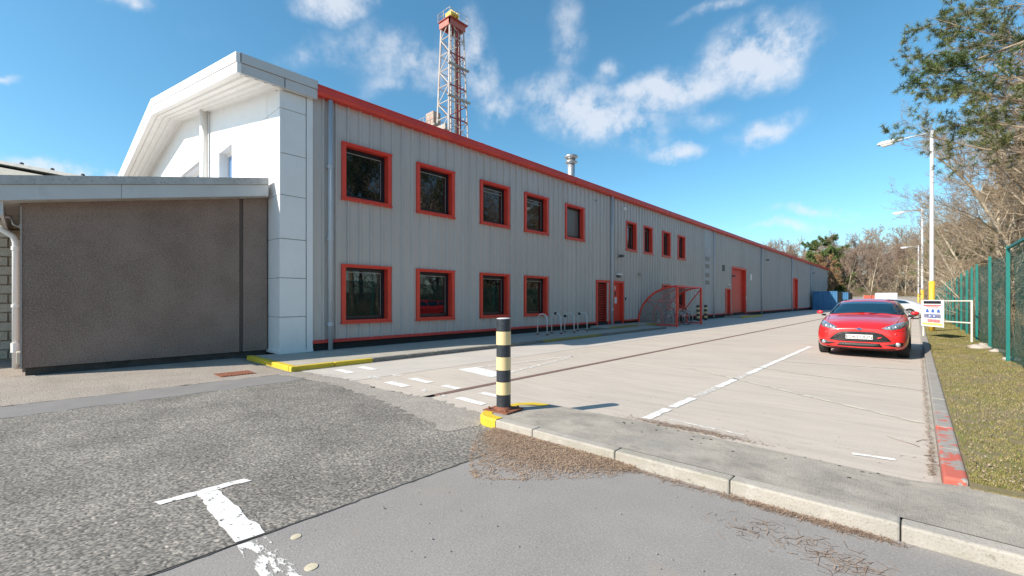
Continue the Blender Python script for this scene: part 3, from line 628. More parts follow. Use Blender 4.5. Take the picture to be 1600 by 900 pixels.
# doors ------------------------------------------------------------------
def door_surround(a,b,t,D=-.17,s=.10):
    m=MB(); m.box(FX,FX+.062,a,a+s,.19,t); m.box(FX,FX+.062,b-s,b,.19,t); m.box(FX,FX+.059,a+s,b-s,t-s,t)
    m.box(FX+D,FX,a+s-.03,a+s,.19,t-s); m.box(FX+D,FX,b-s,b-s+.03,.19,t-s); m.box(FX+D,FX,a+s,b-s,t-s,t-s+.03)
    m.box(FX+.05,FX+.085,a-.02,b+.02,t-.02,t+.015)
    return m
lv=door_surround(19.08,20.34,2.45).build('louvred_door',red,wh,label='red louvred plant room door')
MB().box(FX-.2,FX-.17,19.18,20.24,.19,2.35).build('backing',darkgap,lv)
sm=None
for k in range(24):
    z=.24+k*.088
    if sm is None:
        sm=MB().prism([(0,0,0),(.055,0,-.03),(.058,0,-.018),(.004,0,.014)],(0,1.04,0)).mesh('slat',red)
    o=link('slat',sm,lv,Vector((FX-.165,19.19,z))-wloc(lv))
d1=door_surround(20.72,21.85,2.46).build('entrance_door',red,wh,label='red personnel door with a notice')
lf=MB().box(FX-.16,FX-.11,20.83,21.74,.2,2.35).build('door_leaf',red,d1)
MB().lathe([(.115,0),(.115,.02)],'x',(FX-.11,21.12,1.80),20).build('round_sign',M_('dark_round_sign',(.03,.03,.03),None),d1)
MB().box(FX-.11,FX-.1,20.95,21.35,1.28,1.60).build('notice',M_('pale_notice',(.55,.68,.72),(.75,.78,.78),9,.5),d1)
MB().box(FX-.11,FX-.1,21.05,21.2,2.0,2.2).build('small_notice',signw,d1)
MB().tube([(FX-.10,21.55,1.1),(FX-.05,21.55,1.1),(FX-.05,21.43,1.1)],.012,6).build('handle',galv,d1)
MB().box(FX+.04,FX+.09,21.98,22.05,1.45,1.6).build('keypad',black,wh,bevel=.01)
MB().box(FX+.04,FX+.16,21.0,21.5,2.78,2.88).build('bulkhead_light',lensm,wh,bevel=.02)
MB().box(FX+.04,FX+.12,21.1,21.4,2.66,2.775).build('bulkhead_body',vent_m,wh,bevel=.01)
d2=door_surround(39.27,40.62,2.42).build('side_door',red,wh,label='red door beside the roller shutter')
MB().box(FX-.16,FX-.11,39.37,40.52,.2,2.32).build('door_leaf',red,d2)
MB().box(FX+.04,FX+.14,39.7,40.2,2.72,2.82).build('bulkhead_light',lensm,wh,bevel=.02)
d3=door_surround(41.0,45.27,4.36,-.24,.14).build('roller_door',red,wh,label='tall red roller shutter door')
for k in range(34):
    MB().prism([(0,0,0),(.02,0,.02),(.02,0,.10),(0,0,.118)],(0,3.98,0)).build('slat',red,d3,world=False).location=Vector((FX-.225,41.15,.2+k*.118))-wloc(d3)
MB().box(FX-.25,FX-.23,41.14,45.13,.2,4.3).build('shutter_backing',darkgap,d3)
MB().box(FX-.05,FX-.04,44.4,45.1,1.5,1.82).build('notice',signw,d3) if False else MB().box(FX+.064,FX+.072,45.145,45.26,1.5,1.82).build('notice',signw,d3)
d4=door_surround(65.98,69.7,4.32,-.24,.14).build('far_roller_door',red,wh,label='far red roller door')
MB().box(FX-.25,FX-.2,66.12,69.56,.2,4.2).build('shutter',red,d4)
for y,z,wd,hh,mm_ in ((38.35,3.85,.55,.5,vent_m),(46.6,3.35,.5,.6,signw),(38.3,3.45,.6,.05,clad)):
    MB().box(FX+.04,FX+.09,y,y+wd,z,z+hh).build('wall_box',mm_,wh,bevel=.01)
MB().box(FX+.04,FX+.12,23.5,23.75,2.86,3.02).build('bell_box',M_('bell_box',(.35,.30,.25),None),wh,bevel=.02)
# wall lights, cameras on brackets
for (y,z) in ((21.15,3.72),(52.4,5.62),(80.6,5.5),(40.6,3.45),(19.0,6.38)):
    f=MB().tube([(FX+.03,y,z),(FX+.22,y,z+.06)],.02,6); f.box(FX+.18,FX+.40,y-.11,y+.11,z+.0,z+.13)
    f.build('flood_light',vent_m,wh,bevel=.01) if z<6.3 else MB().box(FX+.03,FX+.07,y-.03,y+.03,z,z+.05).build('fixing_plate',vent_m,wh)
for (y,z) in ((21.75,6.48),(34.75,5.35)):
    c_=MB().tube([(FX+.02,y,z),(FX+.16,y,z),(FX+.16,y,z-.05)],.02,6).build('camera_bracket',white,wh)
    MB().lathe([(.03,.10),(.085,.07),(.09,0),(.07,-.04),(.03,-.07)],'z',(FX+.17,y,z-.10),12).build('dome_camera',white,c_,smooth=True)
# downpipes
for i,y in enumerate((5.49,20.47,36.15,50.6,65.6,79.4)):
    p=MB().tube([(FX+.12,y,.1),(FX+.12,y,6.85)],.062,12).build('downpipe',pipe,wh,smooth=True)
    for z in ((.9,2.9,4.9) if i else (.75,3.05,5.0)):
        MB().lathe([(.062,0),(.074,.004),(.074,.10),(.062,.104)],'z',(FX+.12,y,z),12).box(FX+.0,FX+.06,y-.09,y+.09,z+.03,z+.07).build('pipe_clip',pipe,p)
    if i in (1,2): MB().box(FX+.0,FX+.045,y-.34,y-.07,.36,6.84).build('joint_flashing',clad,wh)
# eaves
ev=MB().prism([(FX-.1,5.1,6.86),(FX+.20,5.1,6.86),(FX+.245,5.1,6.93),(FX+.245,5.1,7.10),(FX+.20,5.1,7.14),(FX+.05,5.1,7.21),(FX-.1,5.1,7.21)],(0,91.9,0)).build('eaves_gutter',redtrim,wh)
MB().box(FX+.19,FX+.256,5.1,97,7.075,7.11).build('gutter_lip',redtrim,ev)
for k in range(15):
    MB().box(FX-.05,FX+.250,11+k*6,11.06+k*6,6.853,7.13).build('gutter_joint',redtrim,ev)
# roof
XR,ZR,XL,ZL=-22.2,9.36,-35.5,7.74
def zroof(x): return 7.2+(ZR-7.2)*(-11.6-x)/(-11.6-XR) if x>XR else ZR-(ZR-ZL)*(XR-x)/(XR-XL)
MB().prism([(-11.66,3.30,7.16),(XR,3.30,ZR-.04),(XL,3.30,ZL-.04),(XL,3.30,ZL-.2),(XR,3.30,ZR-.2),(-11.66,3.30,7.02)],(0,93.7,0)).build('roof',rooft,wh)
MB().prism([(-11.8,96.85,.1),(XL+.5,96.85,.1),(XL+.5,96.85,ZL-.22),(XR,96.85,ZR-.22),(-11.8,96.85,7.0)],(0,.15,0)).build('rear_gable_wall',clad,wh)
MB().box(XL+.4,XL+.5,4.4,96.8,.1,7.6).build('far_side_wall',clad,wh)
# white gable fascia, two bands, following the roof
Yg=3.23
def band(t0,t1,dy,nm,mm_):
    m=MB(); 
    for (xa,xb) in ((-11.57,XR),(XR,XL)):
        za,zb=zroof(xa),zroof(xb)
        k0=.0 if xa>-12 else (.13 if True else 0)
        ta=(t0[0],t1[0]) if xa>-12 else (t0[1],t1[1]); tb=(t0[1],t1[1])
        m.prism([(xa,Yg-dy,za-ta[0]),(xb,Yg-dy,zb-tb[0]),(xb,Yg-dy,zb-tb[1]),(xa,Yg-dy,za-ta[1])],(0,.09+dy,0))
    return m.build(nm,mm_,wh)
band((0,0),(.225,.28),.02,'gable_fascia_cap',white); band((.235,.29),(.47,.62),0,'gable_fascia',white)
MB().box(-11.70,-11.57,Yg+.07,5.11,6.98,7.2).build('side_fascia_cap',wdirty,wh)
MB().box(-11.70,-11.595,Yg+.09,5.10,6.735,6.968).build('side_fascia',wdirty,wh)
MB().box(-11.598,-11.590,4.28,4.295,6.735,6.968).build('fascia_joint',darkgap,wh)
# ribbed soffit
for (xa,xb) in ((-11.66,XR),(XR,XL)):
    za,zb=zroof(xa)-.47-(.0 if xa>-12 else .12),zroof(xb)-.60
    m=MB().quad((xa,Yg+.05,za+.02),(xb,Yg+.05,zb+.02),(xb,4.32,zb+.02),(xa,4.32,za+.02)).build('soffit',white2,wh)
    for k in range(5):
        y=Yg+.17+k*.20
        MB().prism([(xa,y,za+.02),(xa,y+.03,za-.025),(xa,y+.085,za-.025),(xa,y+.115,za+.02)],(xb-xa,0,zb-za)).build('soffit_rib',white2,m)
MB().box(-11.70,-11.66,Yg+.1,5.0,6.73,6.76).build('soffit_edge',white2,wh)
# gable wall panels
GY=4.22; PX=-11.74
def zsof(x): return zroof(x)-.47-.13*min(1,(-11.6-x)/10)+.02
cols=[(-12.0,-12.61),(-12.625,-15.6),(-15.6,-17.03),(-17.03,-19.2),(-19.2,-22.0),(-22.0,-22.2),(-22.2,-27.5),(-27.52,-34.9)]
zj=[.1,1.03,2.02,3.01,4.11,5.16,6.28]
for (xa,xb) in cols:
    top=min(zsof(xa),zsof(xb)) 
    wz=(4.9,6.33) if xa==-15.6 else ((5.3,6.47) if xa==-19.2 else None)
    zs=zj+[None]
    for i,z in enumerate(zj):
        z2=zj[i+1]-.012 if i+1<len(zj) else None
        if xb<-12.7 and z<3: continue
        segs=[(z,z2)]
        if wz:
            lo,hi=z,(z2 if z2 else 99); segs=[]
            if wz[0]>lo: segs.append((lo,min(hi,wz[0])))
            if wz[1]<hi: segs.append((max(lo,wz[1]),hi if hi<99 else None))
            segs=[(a,b) for a,b in segs if b is None or b-a>.02]
        for a,b in segs:
            ta=b if b else zsof(xa)+.03; tb=b if b else zsof(xb)+.03
            if xa>-12.1: ta=min(ta,zsof(xa))
            MB().prism([(xa,GY,a),(xb,GY,a),(xb,GY,tb),(xa,GY,ta)],(0,.06,0)).build('panel',white,wh)
MB().prism([(-12.01,GY+.07,.1),(-34.9,GY+.07,.1),(-34.9,GY+.07,zsof(-34.9)),(-22.2,GY+.07,zsof(-22.2)),(-12.01,GY+.07,zsof(-12))],(0,.02,0)) 
gb_=MB()
for (xa,xb,za,zb) in ((-12.0,-15.6,.1,None),(-17.03,-19.2,.1,None),(-22.0,-34.9,.1,None),(-15.6,-17.03,.1,4.9),(-15.6,-17.03,6.33,None),(-19.2,-22.0,.1,5.3),(-19.2,-22.0,6.47,None)):
    if zb is None: gb_.prism([(xa,GY+.062,za),(xb,GY+.062,za),(xb,GY+.062,zsof(xb)+.02)]+([(XR,GY+.062,zsof(XR)+.02)] if xb<-30 else [])+[(xa,GY+.062,zsof(xa)+.02)],(0,.05,0))
    else: gb_.box(xb,xa,GY+.062,GY+.11,za,zb)
gb_.build('gable_backing',vent_m,wh)
# corner pillar: panels to the side, corner trim
for i,z in enumerate(zj):
    z2=(zj[i+1]-.014) if i+1<len(zj) else 6.74
    MB().box(PX-.03,PX,GY+.0,4.86,z,z2).build('pillar_panel',white,wh,bevel=.004)
    MB().box(-12.0,PX-.031,GY,GY+.03,z,z2).build('pillar_panel',white,wh)
MB().box(-11.98,PX-.035,GY+.035,5.0,.1,6.74).build('pillar_core',vent_m,wh)
MB().box(PX-.05,PX+.012,4.88,5.035,.1,6.74).build('corner_trim',white,wh)
MB().box(-13.2,PX+.02,GY-.03,5.04,.1,.17).build('pillar_skirt',white,wh)
# gable windows and pipe
for xa,xb,z0,z1,nm in ((-17.03,-15.6,4.9,6.33,'recessed gable window'),(-22.0,-19.2,5.3,6.47,'wide gable window')):
    m=MB(); D=.28
    m.box(xb,xb+.05,GY-.01,GY+D,z0,z1).box(xa-.05,xa,GY-.01,GY+D,z0,z1) if False else None
    m.box(xb-.02,xb,GY-.0,GY+D,z0-.02,z1+.02) if False else None
    m.box(xa,xa+.03,GY+.005,GY+D,z0,z1); m.box(xb-.03,xb,GY+.005,GY+D,z0,z1); m.box(xa,xb,GY+.005,GY+D,z1-.03,z1) ; m.box(xa,xb,GY-.03,GY+D,z0,z0+.03)
    wd=m.build('gable_window',white,wh,label=nm)
    MB().box(xa,xb,GY+D,GY+D+.03,z0,z1).build('pane',blueg,wd)
    f=MB(); n_=2 if xb-xa<2 else 4
    for k in range(n_+1):
        x=xa+(xb-xa)*k/n_; f.box(x-.05,x+.05,GY+D-.05,GY+D+.0,z0,z1)
    f.box(xa,xb,GY+D-.047,GY+D-.002,z1-.12,z1-.03); f.box(xa,xb,GY+D-.047,GY+D-.002,z0+.03,z0+.11)
    f.build('window_frame',white,wd)
MB().box(-22.05,-19.15,GY-.09,GY-.0,6.47,6.53).build('window_hood',wdirty,wh)
MB().tube([(-18.2,GY-.15,3.6),(-18.2,GY-.15,zsof(-18.2)+.02)],.12,14).build('gable_pipe',white2,wh,smooth=True)
# flue
fl=thing('flue','silver metal flue with a double capped cowl standing on the roof','flue',(-14.0,20.1,7.5))
MB().lathe([(.2,0),(.2,1.55)],'z',(-14.0,20.1,7.5),24).build('pipe',galv,fl,smooth=True)
MB().lathe([(.2,1.42),(.34,1.50),(.345,1.54),(.28,1.56),(.22,1.60),(.24,1.72)],'z',(-14.0,20.1,7.5),24).build('lower_cowl',steel,fl,smooth=True)
MB().lathe([(.25,1.70),(.37,1.78),(.37,1.86),(.2,1.93),(.02,1.95)],'z',(-14.0,20.1,7.5),24).build('cap',steel,fl,smooth=True)

# ================================================================== low brown building
lb=thing('low_building','low brown roughcast side building with a weathered white fascia','building',(-12.5,-.1,0))
WX=-12.5
def zlow(y): return 3.26+(4.06-3.26)*(y+.1)/4.3
MB().prism([(WX,-.1,.16),(WX,3.54,.16),(WX,3.54,zlow(3.54)+.05),(WX,-.1,zlow(-.1)+.05)],(-.3,0,0)).build('roughcast_wall',render_,lb)
MB().prism([(WX,3.63,.16),(WX,4.18,.16),(WX,4.18,zlow(4.18)+.05),(WX,3.63,zlow(3.63)+.05)],(-.3,0,0)).build('roughcast_wall',render_,lb)
MB().prism([(WX-.035,3.54,.16),(WX-.035,3.63,.16),(WX-.035,3.63,4.0),(WX-.035,3.54,4.0)],(-.2,0,0)).build('movement_joint',M_('joint_sealant',(.13,.095,.08),None,rough=.8),lb)
MB().box(WX-.3,WX-.07,-.06,4.18,-.02,.16).build('plinth',M_('dark_plinth',(.06,.05,.045),(.09,.08,.07),6,.95),lb)
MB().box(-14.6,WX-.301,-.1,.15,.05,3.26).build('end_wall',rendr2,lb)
MB().box(WX-.29,WX+.02,-.125,-.101,.16,3.24).build('corner_bead',M_('corner_bead_m',(.42,.37,.34),(.34,.30,.27),20,.9),lb)
sl_=(4.56-3.70)/(4.11+.37)
def pr(x0,x1,y0,y1,zb0,zt0,nm,mm_,**k):       # sloping box, heights given at y=-.37
    a=(y0+.37)*sl_; b=(y1+.37)*sl_
    return MB().add([(x0,y0,zb0+a),(x1,y0,zb0+a),(x1,y1,zb0+b),(x0,y1,zb0+b),(x0,y0,zt0+a),(x1,y0,zt0+a),(x1,y1,zt0+b),(x0,y1,zt0+b)],
      [(0,3,2,1),(4,5,6,7),(0,1,5,4),(1,2,6,5),(2,3,7,6),(3,0,4,7)]).build(nm,mm_,lb,**k)
pr(-24,-12.14,-.75,4.10,3.535,3.70,'roof_edge_cap',wdirt2)
pr(-12.30,-12.17,-.37,1.28,3.25,3.53,'fascia_board',wdirty); pr(-12.30,-12.17,1.286,4.10,3.25,3.53,'fascia_board',wdirty)
pr(-24,-12.31,-.34,4.15,3.24,3.29,'soffit',M_('dingy_soffit',(.55,.52,.47),(.42,.39,.34),2,.7,extra=[(8,(1,1,1),.55,.75,.6,(.25,.21,.17))]))
pr(-24,-12.30,-.37,-.33,3.0,3.53,'end_fascia',wdirty)
dp=MB().tube([(-14,-.66,3.12),(-14,-.50,3.0),(-14,-.24,2.80),(-14,-.20,2.66),(-14,-.20,.02)],.055,12).build('downpipe',white2,lb,smooth=True)
MB().tube([(-14,-.20,.35),(-14,-.20,.55)],.075,12).tube([(-14,-.20,1.3),(-14,-.20,1.36)],.07,12).tube([(-14,-.20,2.5),(-14,-.20,2.58)],.07,12).build('pipe_collar',white2,dp)
MB().tube([(-13.4,-.9,3.10),(-13.4,-.25,3.12)],.03,8).tube([(-13.2,-.26,3.12),(-13.2,-.22,2.95),(-13.2,-.12,2.90),(-12.7,-.12,2.9)],.02,8).build('bracket_pipe',galv,lb)
MB().box(-13.0,-12.7,-.18,-.02,.22,.45).build('meter_box',M_('beige_box',(.5,.45,.38),None,rough=.6),lb,bevel=.01)
# blockwork building at the far left
bb=thing('blockwork_building','sandy coloured split block wall of the building at the far left','building',(-16,-3,0))
MB().box(-22,-16.06,-8,4.0,0,3.5).build('wall_core',mortar,bb)
rg=random.Random(3); bm_=None; cache=[]
for v in range(4):
    r2=random.Random(v); cache.append(MB().add([(0,0,0),(.06+r2.uniform(-.008,.01),.01,.01),(.06+r2.uniform(-.008,.01),.428,.01),(0,.44,0),(0,0,.212),(.055+r2.uniform(-.01,.012),.01,.2),(.06+r2.uniform(-.01,.01),.428,.2),(0,.44,.212)],
       [(0,1,5,4),(1,2,6,5),(2,3,7,6),(4,5,6,7),(0,3,2,1)]).mesh('block',block))
for r_ in range(16):
    for c_ in range(7):
        y=-2.6+c_*.452-(.226 if r_%2 else 0)
        link('block',cache[rg.randrange(4)],bb,Vector((-16.058,y,.05+r_*.222))-wloc(bb))
# neighbour roof seen over the low building
nb=thing('neighbour_building','white walled building whose pale roof edge shows above the low brown building','building',(-50,-4,0))
MB().prism([(-42.5,2.2,0),(-42.5,2.2,9.6),(-46,-1.4,10.5),(-52,-8,12.2),(-52,-8,0)],(-14,12,0)).build('wall',M_('cream_wall',(.60,.56,.48),(.55,.51,.44),2,.8),nb)
m=MB()
P_=[(-42.0,2.7,9.72),(-46,-1.4,10.75),(-52.4,-8,12.45)]
for i in range(2):
    a,b=P_[i],P_[i+1]; m.prism([a,b,(b[0],b[1],b[2]+.22),(a[0],a[1],a[2]+.22)],(-14,12,0))
rf=m.build('roof',M_('pale_roof',(.62,.60,.55),(.5,.48,.44),3,.7),nb)
for t in (.1,.45,.8,1.15,1.6):
    i=0 if t<1 else 1; u=t-i; p=Vector(P_[i]).lerp(Vector(P_[i+1]),u)
    MB().lathe([(.12,0),(.10,.16),(.02,.2)],'z',(p.x-.3,p.y+.2,p.z+.22),8).build('roof_bolt',vent_m,rf)

# ================================================================== drilling derrick
dk=thing('drilling_derrick','tall white and red drilling derrick rising behind the grey building','derrick',(-46.5,38.8,0))
wht=M_('derrick_white',(.62,.57,.52),(.50,.42,.37),.8,.6,extra=[(.6,(1,1,1),.5,.7,.4,(.40,.22,.16))]); drd=M_('derrick_red',(.42,.05,.04),(.30,.05,.04),.7,.6); dgr=M_('derrick_grey',(.30,.26,.22),(.42,.38,.34),.8,.7)
CX_,CY_=-48.2,40.2; ZTOP=39.5
def hw(z): t=z/ZTOP; return (.90+.95*(1-t), 1.22+1.3*(1-t))
def cor(z,i):
    a,b=hw(z); sx,sy=((1,-1),(1,1),(-1,1),(-1,-1))[i]; return Vector((CX_+sx*a,CY_+sy*b,z))
for i in range(4):
    MB().tube([cor(0,i),cor(ZTOP,i)],.15 if i in (0,3) else .12,6).build('corner_leg',wht if i in (0,3) else drd if False else wht,dk)
lev=[k*2.25+1.0 for k in range(18)]
faces=[((0,3),wht,'near'),((0,1),None,'side'),((1,2),wht,'b'),((2,3),wht,'c')]
for (ij,mm_,_) in faces:
    i,j=ij
    for k in range(len(lev)-1):
        z0,z1=lev[k],lev[k+1]
        mat=mm_ or (drd if k%2 else dgr if k%4 else wht)
        MB().tube([cor(z0,i),cor(z0,j)],.075 if mm_ else .10,5).build('girt',mat,dk)
        a,b=(i,j) if k%2 else (j,i)
        MB().tube([cor(z0,a),cor(z1,b)],.065,5).build('brace',(drd if k%3==2 else wht) if not mm_ else mm_,dk)
for z in (11.5,20,28.5,33):      # belts standing proud on the side face
    a,b=hw(z); MB().box(CX_+a+.0,CX_+a+.35,CY_-b-.3,CY_+b+.5,z,z+.22).build('belt',drd if z in (20,) else dgr,dk)
for dx,dy,mm_,r_ in ((1.0,.1,drd,.17),(.6,-.7,wht,.12),(.5,.9,drd,.12),(.2,.4,dgr,.10),(0,-.3,wht,.1),(.9,-.35,dgr,.07),(.7,.6,wht,.07)):
    MB().tube([(CX_+dx*1.2,CY_+dy*1.3,6),(CX_+dx*.9,CY_+dy,38.6)],r_,6).build('guide_pipe',mm_,dk)
a,b=hw(ZTOP)
MB().box(CX_-a-.2,CX_+a+.2,CY_-b-.25,CY_-b-.1,38.5,39.4).box(CX_+a+.05,CX_+a+.2,CY_-b-.25,CY_+b+.25,38.6,39.4).box(CX_-a-.2,CX_-a-.05,CY_-b-.1,CY_+b+.2,38.6,39.4).box(CX_-a-.2,CX_+a+.04,CY_+b+.1,CY_+b+.25,38.6,39.4).build('crown_frame',M_('crown_red',(.55,.16,.11),(.45,.12,.09),1,.6),dk)
MB().box(CX_-a-.3,CX_+a+.5,CY_-b-.4,CY_+b+.5,39.4,39.5).build('crown_platform',drd,dk)
cp=MB()
for (x,y) in [(CX_-a-.3,CY_-b-.4),(CX_+a+.5,CY_-b-.4),(CX_+a+.5,CY_+b+.5),(CX_-a-.3,CY_+b+.5),(CX_+a+.5,CY_),(CX_,CY_-b-.4)]:
    cp.tube([(x,y,39.5),(x,y,40.6)],.05,4)
x0,x1,y0,y1=CX_-a-.3,CX_+a+.5,CY_-b-.4,CY_+b+.5
for z in (40.05,40.6): cp.tube([(x0,y0,z),(x1,y0,z),(x1,y1,z),(x0,y1,z),(x0,y0,z)],.04,4)
cp.build('handrail',wht,dk)
sv=M_('yellow_sheave',(.80,.55,.06),(.70,.45,.05),1,.5)
for dy in (-.45,0,.45): MB().lathe([(.4,-.12),(.68,-.1),(.62,0),(.68,.1),(.4,.12)],'y',(CX_+.3,CY_+dy-.2,40.35),18).build('sheave',sv,dk)
MB().box(CX_-.3,CX_+.9,CY_-1.0,CY_-.8,39.5,40.6).build('sheave_block',sv,dk)
# monkey board at roof level on the left
mbd=MB().box(CX_-5.0,CX_-1.0,CY_-2.4,CY_+.5,25.0,25.25).build('working_platform',dgr,dk)
r_=MB()
for k in range(6):
    x=CX_-5.0+k*.75; r_.tube([(x,CY_-2.4,25.2),(x,CY_-2.4,26.6)],.05,4)
for z in (25.9,26.6): r_.tube([(CX_-5,CY_-2.4,z),(CX_-1.2,CY_-2.4,z)],.045,4)
r_.build('platform_rail',wht,dk)
MB().box(CX_-3.6,CX_-1.9,CY_-1.9,CY_-.6,25.25,27.3).build('platform_cabin',M_('faded_cabin',(.38,.20,.15),(.45,.38,.32),.9,.7),dk)
MB().box(CX_-2.2,CX_+1.8,CY_-2.75,CY_-2.45,23.6,24.3).build('belly_board',dgr,dk)

dk.location.z=.8
# ================================================================== bollards
def bollard(name,label,x,y,z,h,r,bands,group=None,first_dark=True,plate=False):
    o=thing(name,label,'bollard',(x,y,z),0,group); zz=0; dk_=True
    tot=sum(bands)
    m1=MB();m2=MB()
    for i,b in enumerate(bands):
        hh=b/tot*h; c=(bolb if i%2==0 else cream)
        MB().lathe([(r+(.0 if i%2==0 else .0015),zz+.001),(r+(.0 if i%2==0 else .0015),zz+hh-.0)],'z',(0,0,0),32,False).build('black_band' if i%2==0 else 'cream_band',c,o,world=False,smooth=False)
        zz+=hh
    MB().lathe([(r-.002,h),(r-.004,h+.006),(r*.6,h+.012),(.01,h+.014)],'z',(0,0,0),32).build('cap',bolc,o,world=False)
    if plate:
        b_=MB().prism([(-.17,-.19,.004),(.19,-.14,.004),(.15,.20,.004),(-.19,.15,.004)],(0,0,.016)).build('base_plate',rust,o,world=False)
        for sx,sy in ((-.12,-.13),(.13,-.1),(.11,.14),(-.14,.11)): MB().lathe([(.02,0),(.02,.018),(.012,.022),(.012,.032)],'z',(sx,sy,.02),6).build('bolt',rust,b_,world=False)
        MB().lathe([(r+.025,.02),(r+.01,.045),(r,.055)],'z',(0,0,0),24).build('weld',rust,o,world=False)
    for c in o.children:
        if c.name.startswith(('black','cream')):
            for p in c.data.polygons: p.use_smooth = len(p.vertices)==4
    return o
bollard('striped_bollard','large black and cream striped bollard on a rusty plate in the foreground',-3.74,3.93,.097,1.125,.088,[120,92,86,95,88,97,92],plate=True)
bollard('striped_bollard','small striped bollard by the wall, left of the two beyond the cycle shelter',-11.2,31.4,0,1.1,.11,[18,14,15,14,15,14,15],'small striped bollards by the cycle shelter')
bollard('striped_bollard','small striped bollard by the wall, right of the two beyond the cycle shelter',-11.2,32.9,0,1.1,.11,[18,14,15,14,15,14,15],'small striped bollards by the cycle shelter')
# ================================================================== cycle hoops
hlab=['nearest white cycle hoop, bare, on the pavement by the windows','second white cycle hoop with a black clamp on top','third white cycle hoop with a small black clamp at its shoulder','farthest white cycle hoop of the row, black clamp at its left shoulder']
for i,y in enumerate((13.4,14.3,15.2,16.18)):
    o=thing('cycle_hoop',hlab[i],'cycle hoop',(-10.68,y,.1),0,'white hoops on the pavement'); r_=.235
    P=[(-r_,0,0),(-r_,0,.58)]+[(-r_*cos(R(a)),0,.58+r_*sin(R(a))) for a in range(15,180,15)]+[(r_,0,.58),(r_,0,0)]
    MB().tube(P,.024,8).build('hoop',hoopw,o,world=False,smooth=True)
    for s in (-1,1): MB().lathe([(.05,0),(.05,.03),(.03,.06)],'z',(s*r_,0,0),10).build('foot',rust,o,world=False)
    if i: 
        a=(0,80,25,50)[i]; c=(-r_*cos(R(a)),0,.58+r_*sin(R(a)))
        MB().box(c[0]-.05,c[0]+.05,-.04,.04,c[2]-.045,c[2]+.055).build('clamp',black,o,world=False,bevel=.01)
# ================================================================== cycle shelter
sh=thing('cycle_shelter','red framed curved cycle shelter with a perforated screen roof by the wall','cycle shelter',(-10.6,25.3,0))
redS=M_('shelter_red',(.80,.07,.045),(.70,.06,.04),3,.4)
def arc(y,n=14):
    P=[]
    for k in range(n+1):
        a=R(90*k/n); P.append((-9.5-2.15*(1-sin(a)) if False else -9.5-2.2*cos(a)**1.0, y, .12+2.08*sin(a)**.92))
    return P
YS=(23.5,25.3,27.1)
for k,y in enumerate(YS):
    A=arc(y); MB().tube(A,.06 if k!=1 else .05,6).build('arch',redS,sh)
    if k!=1: MB().box(-9.55,-9.45,y-.05,y+.05,0,2.2).build('post',redS,sh)
    MB().tube([(-11.7,y,.1),(-9.5,y,.1)],.045,6).build('bottom_rail',redS,sh) if k!=1 else None
    MB().tube([(-10.35,y+.06,.1),(-10.35,y+.06,.75),(-10.48,y+.06,.95),(-11.25,y+.03,1.42)],.038,6).build('brace',redS,sh)
    if k!=1: MB().tube([(-9.52,y+.06,2.12),(-10.45,y+.06,.93)],.034,6).build('strut',redS,sh) if k==2 else None
for (x,z) in ((-9.5,2.2),(-11.7,.12),(-11.13,1.42)):
    MB().tube([(x,23.5,z),(x,27.1,z)],.045 if z>2 else .03,6).build('purlin',redS,sh)
A0,A1=arc(23.55),arc(27.05); m=MB()
for k in range(len(A0)-1): m.quad(A0[k],A0[k+1],A1[k+1],A1[k])
m.build('curved_screen',perf,sh)
m=MB().poly([(-9.55,23.49,.12)]+arc(23.49)); m.build('end_screen',perf,sh)
for i,y in enumerate((23.95,24.6,25.6,26.3,26.85)):
    o=thing('shelter_hoop','galvanised cycle stand hoop inside the red shelter','cycle hoop',(-10.2,y,0),0,'galvanised hoops inside the cycle shelter'); r_=.3
    P=[(-r_,0,0),(-r_,0,.5)]+[(-r_*cos(R(a)),0,.5+r_*sin(R(a))) for a in range(15,180,15)]+[(r_,0,.5),(r_,0,0)]
    MB().tube(P,.025,8).build('hoop',galv,o,world=False,smooth=True)
tub_m=M_('bike_frame_dark',(.03,.035,.05),None,rough=.3); tub_r=M_('bike_frame_maroon',(.16,.02,.02),None,rough=.3)
def bicycle(label,x,y,rz,m):
    o=thing('bicycle',label,'bicycle',(x,y,.0),rz,'bicycles parked in the cycle shelter')
    for sx in (-.52,.52):
        P=[(sx+.34*cos(R(a)),0,.34+.34*sin(R(a))) for a in range(0,361,20)]
        wl=MB().tube(P,.017,6,False).build('wheel',black,o,world=False)
        s=MB()
        for a in range(0,180,30): s.tube([(sx+.33*cos(R(a)),0,.34+.33*sin(R(a))),(sx-.33*cos(R(a)),0,.34-.33*sin(R(a)))],.003,3,False)
        s.build('spokes',galv,wl,world=False)
    f=MB(); bbk=(-.05,0,.28); st_=(-.2,0,.82); hd=(.36,0,.80); hd2=(.39,0,.68)
    f.tube([bbk,st_],.018,6).tube([st_,hd],.018,6).tube([bbk,hd2],.02,6).tube([bbk,(-.52,.03,.34),(-.2,.02,.76)],.01,5).tube([hd,hd2,(.52,.03,.34)],.014,6).build('frame',m,o,world=False)
    MB().tube([st_,(-.23,0,.93)],.014,6).add([(-.35,-.07,.94),(-.35,.07,.94),(-.1,.015,.955),(-.1,-.015,.955),(-.35,-.05,.98),(-.35,.05,.98)],[(0,1,2,3),(0,4,5,1),(4,3,2,5)]).build('saddle',black,o,world=False)
    MB().tube([hd,(.34,0,.92),(.38,0,.94)],.014,6).tube([(.46,-.22,.84),(.50,-.22,.93),(.38,-.2,.95),(.38,.2,.95),(.50,.22,.93),(.46,.22,.84)],.014,6).build('handlebar',black,o,world=False)
    MB().lathe([(.09,-.005),(.09,.005)],'y',(-.05,-.05,.28),14).tube([(-.05,-.08,.28),(.02,-.09,.13)],.01,5).build('crankset',galv,o,world=False)
    return o
bicycle('dark framed bicycle nearest in the red cycle shelter',-10.75,24.15,R(12),tub_m)
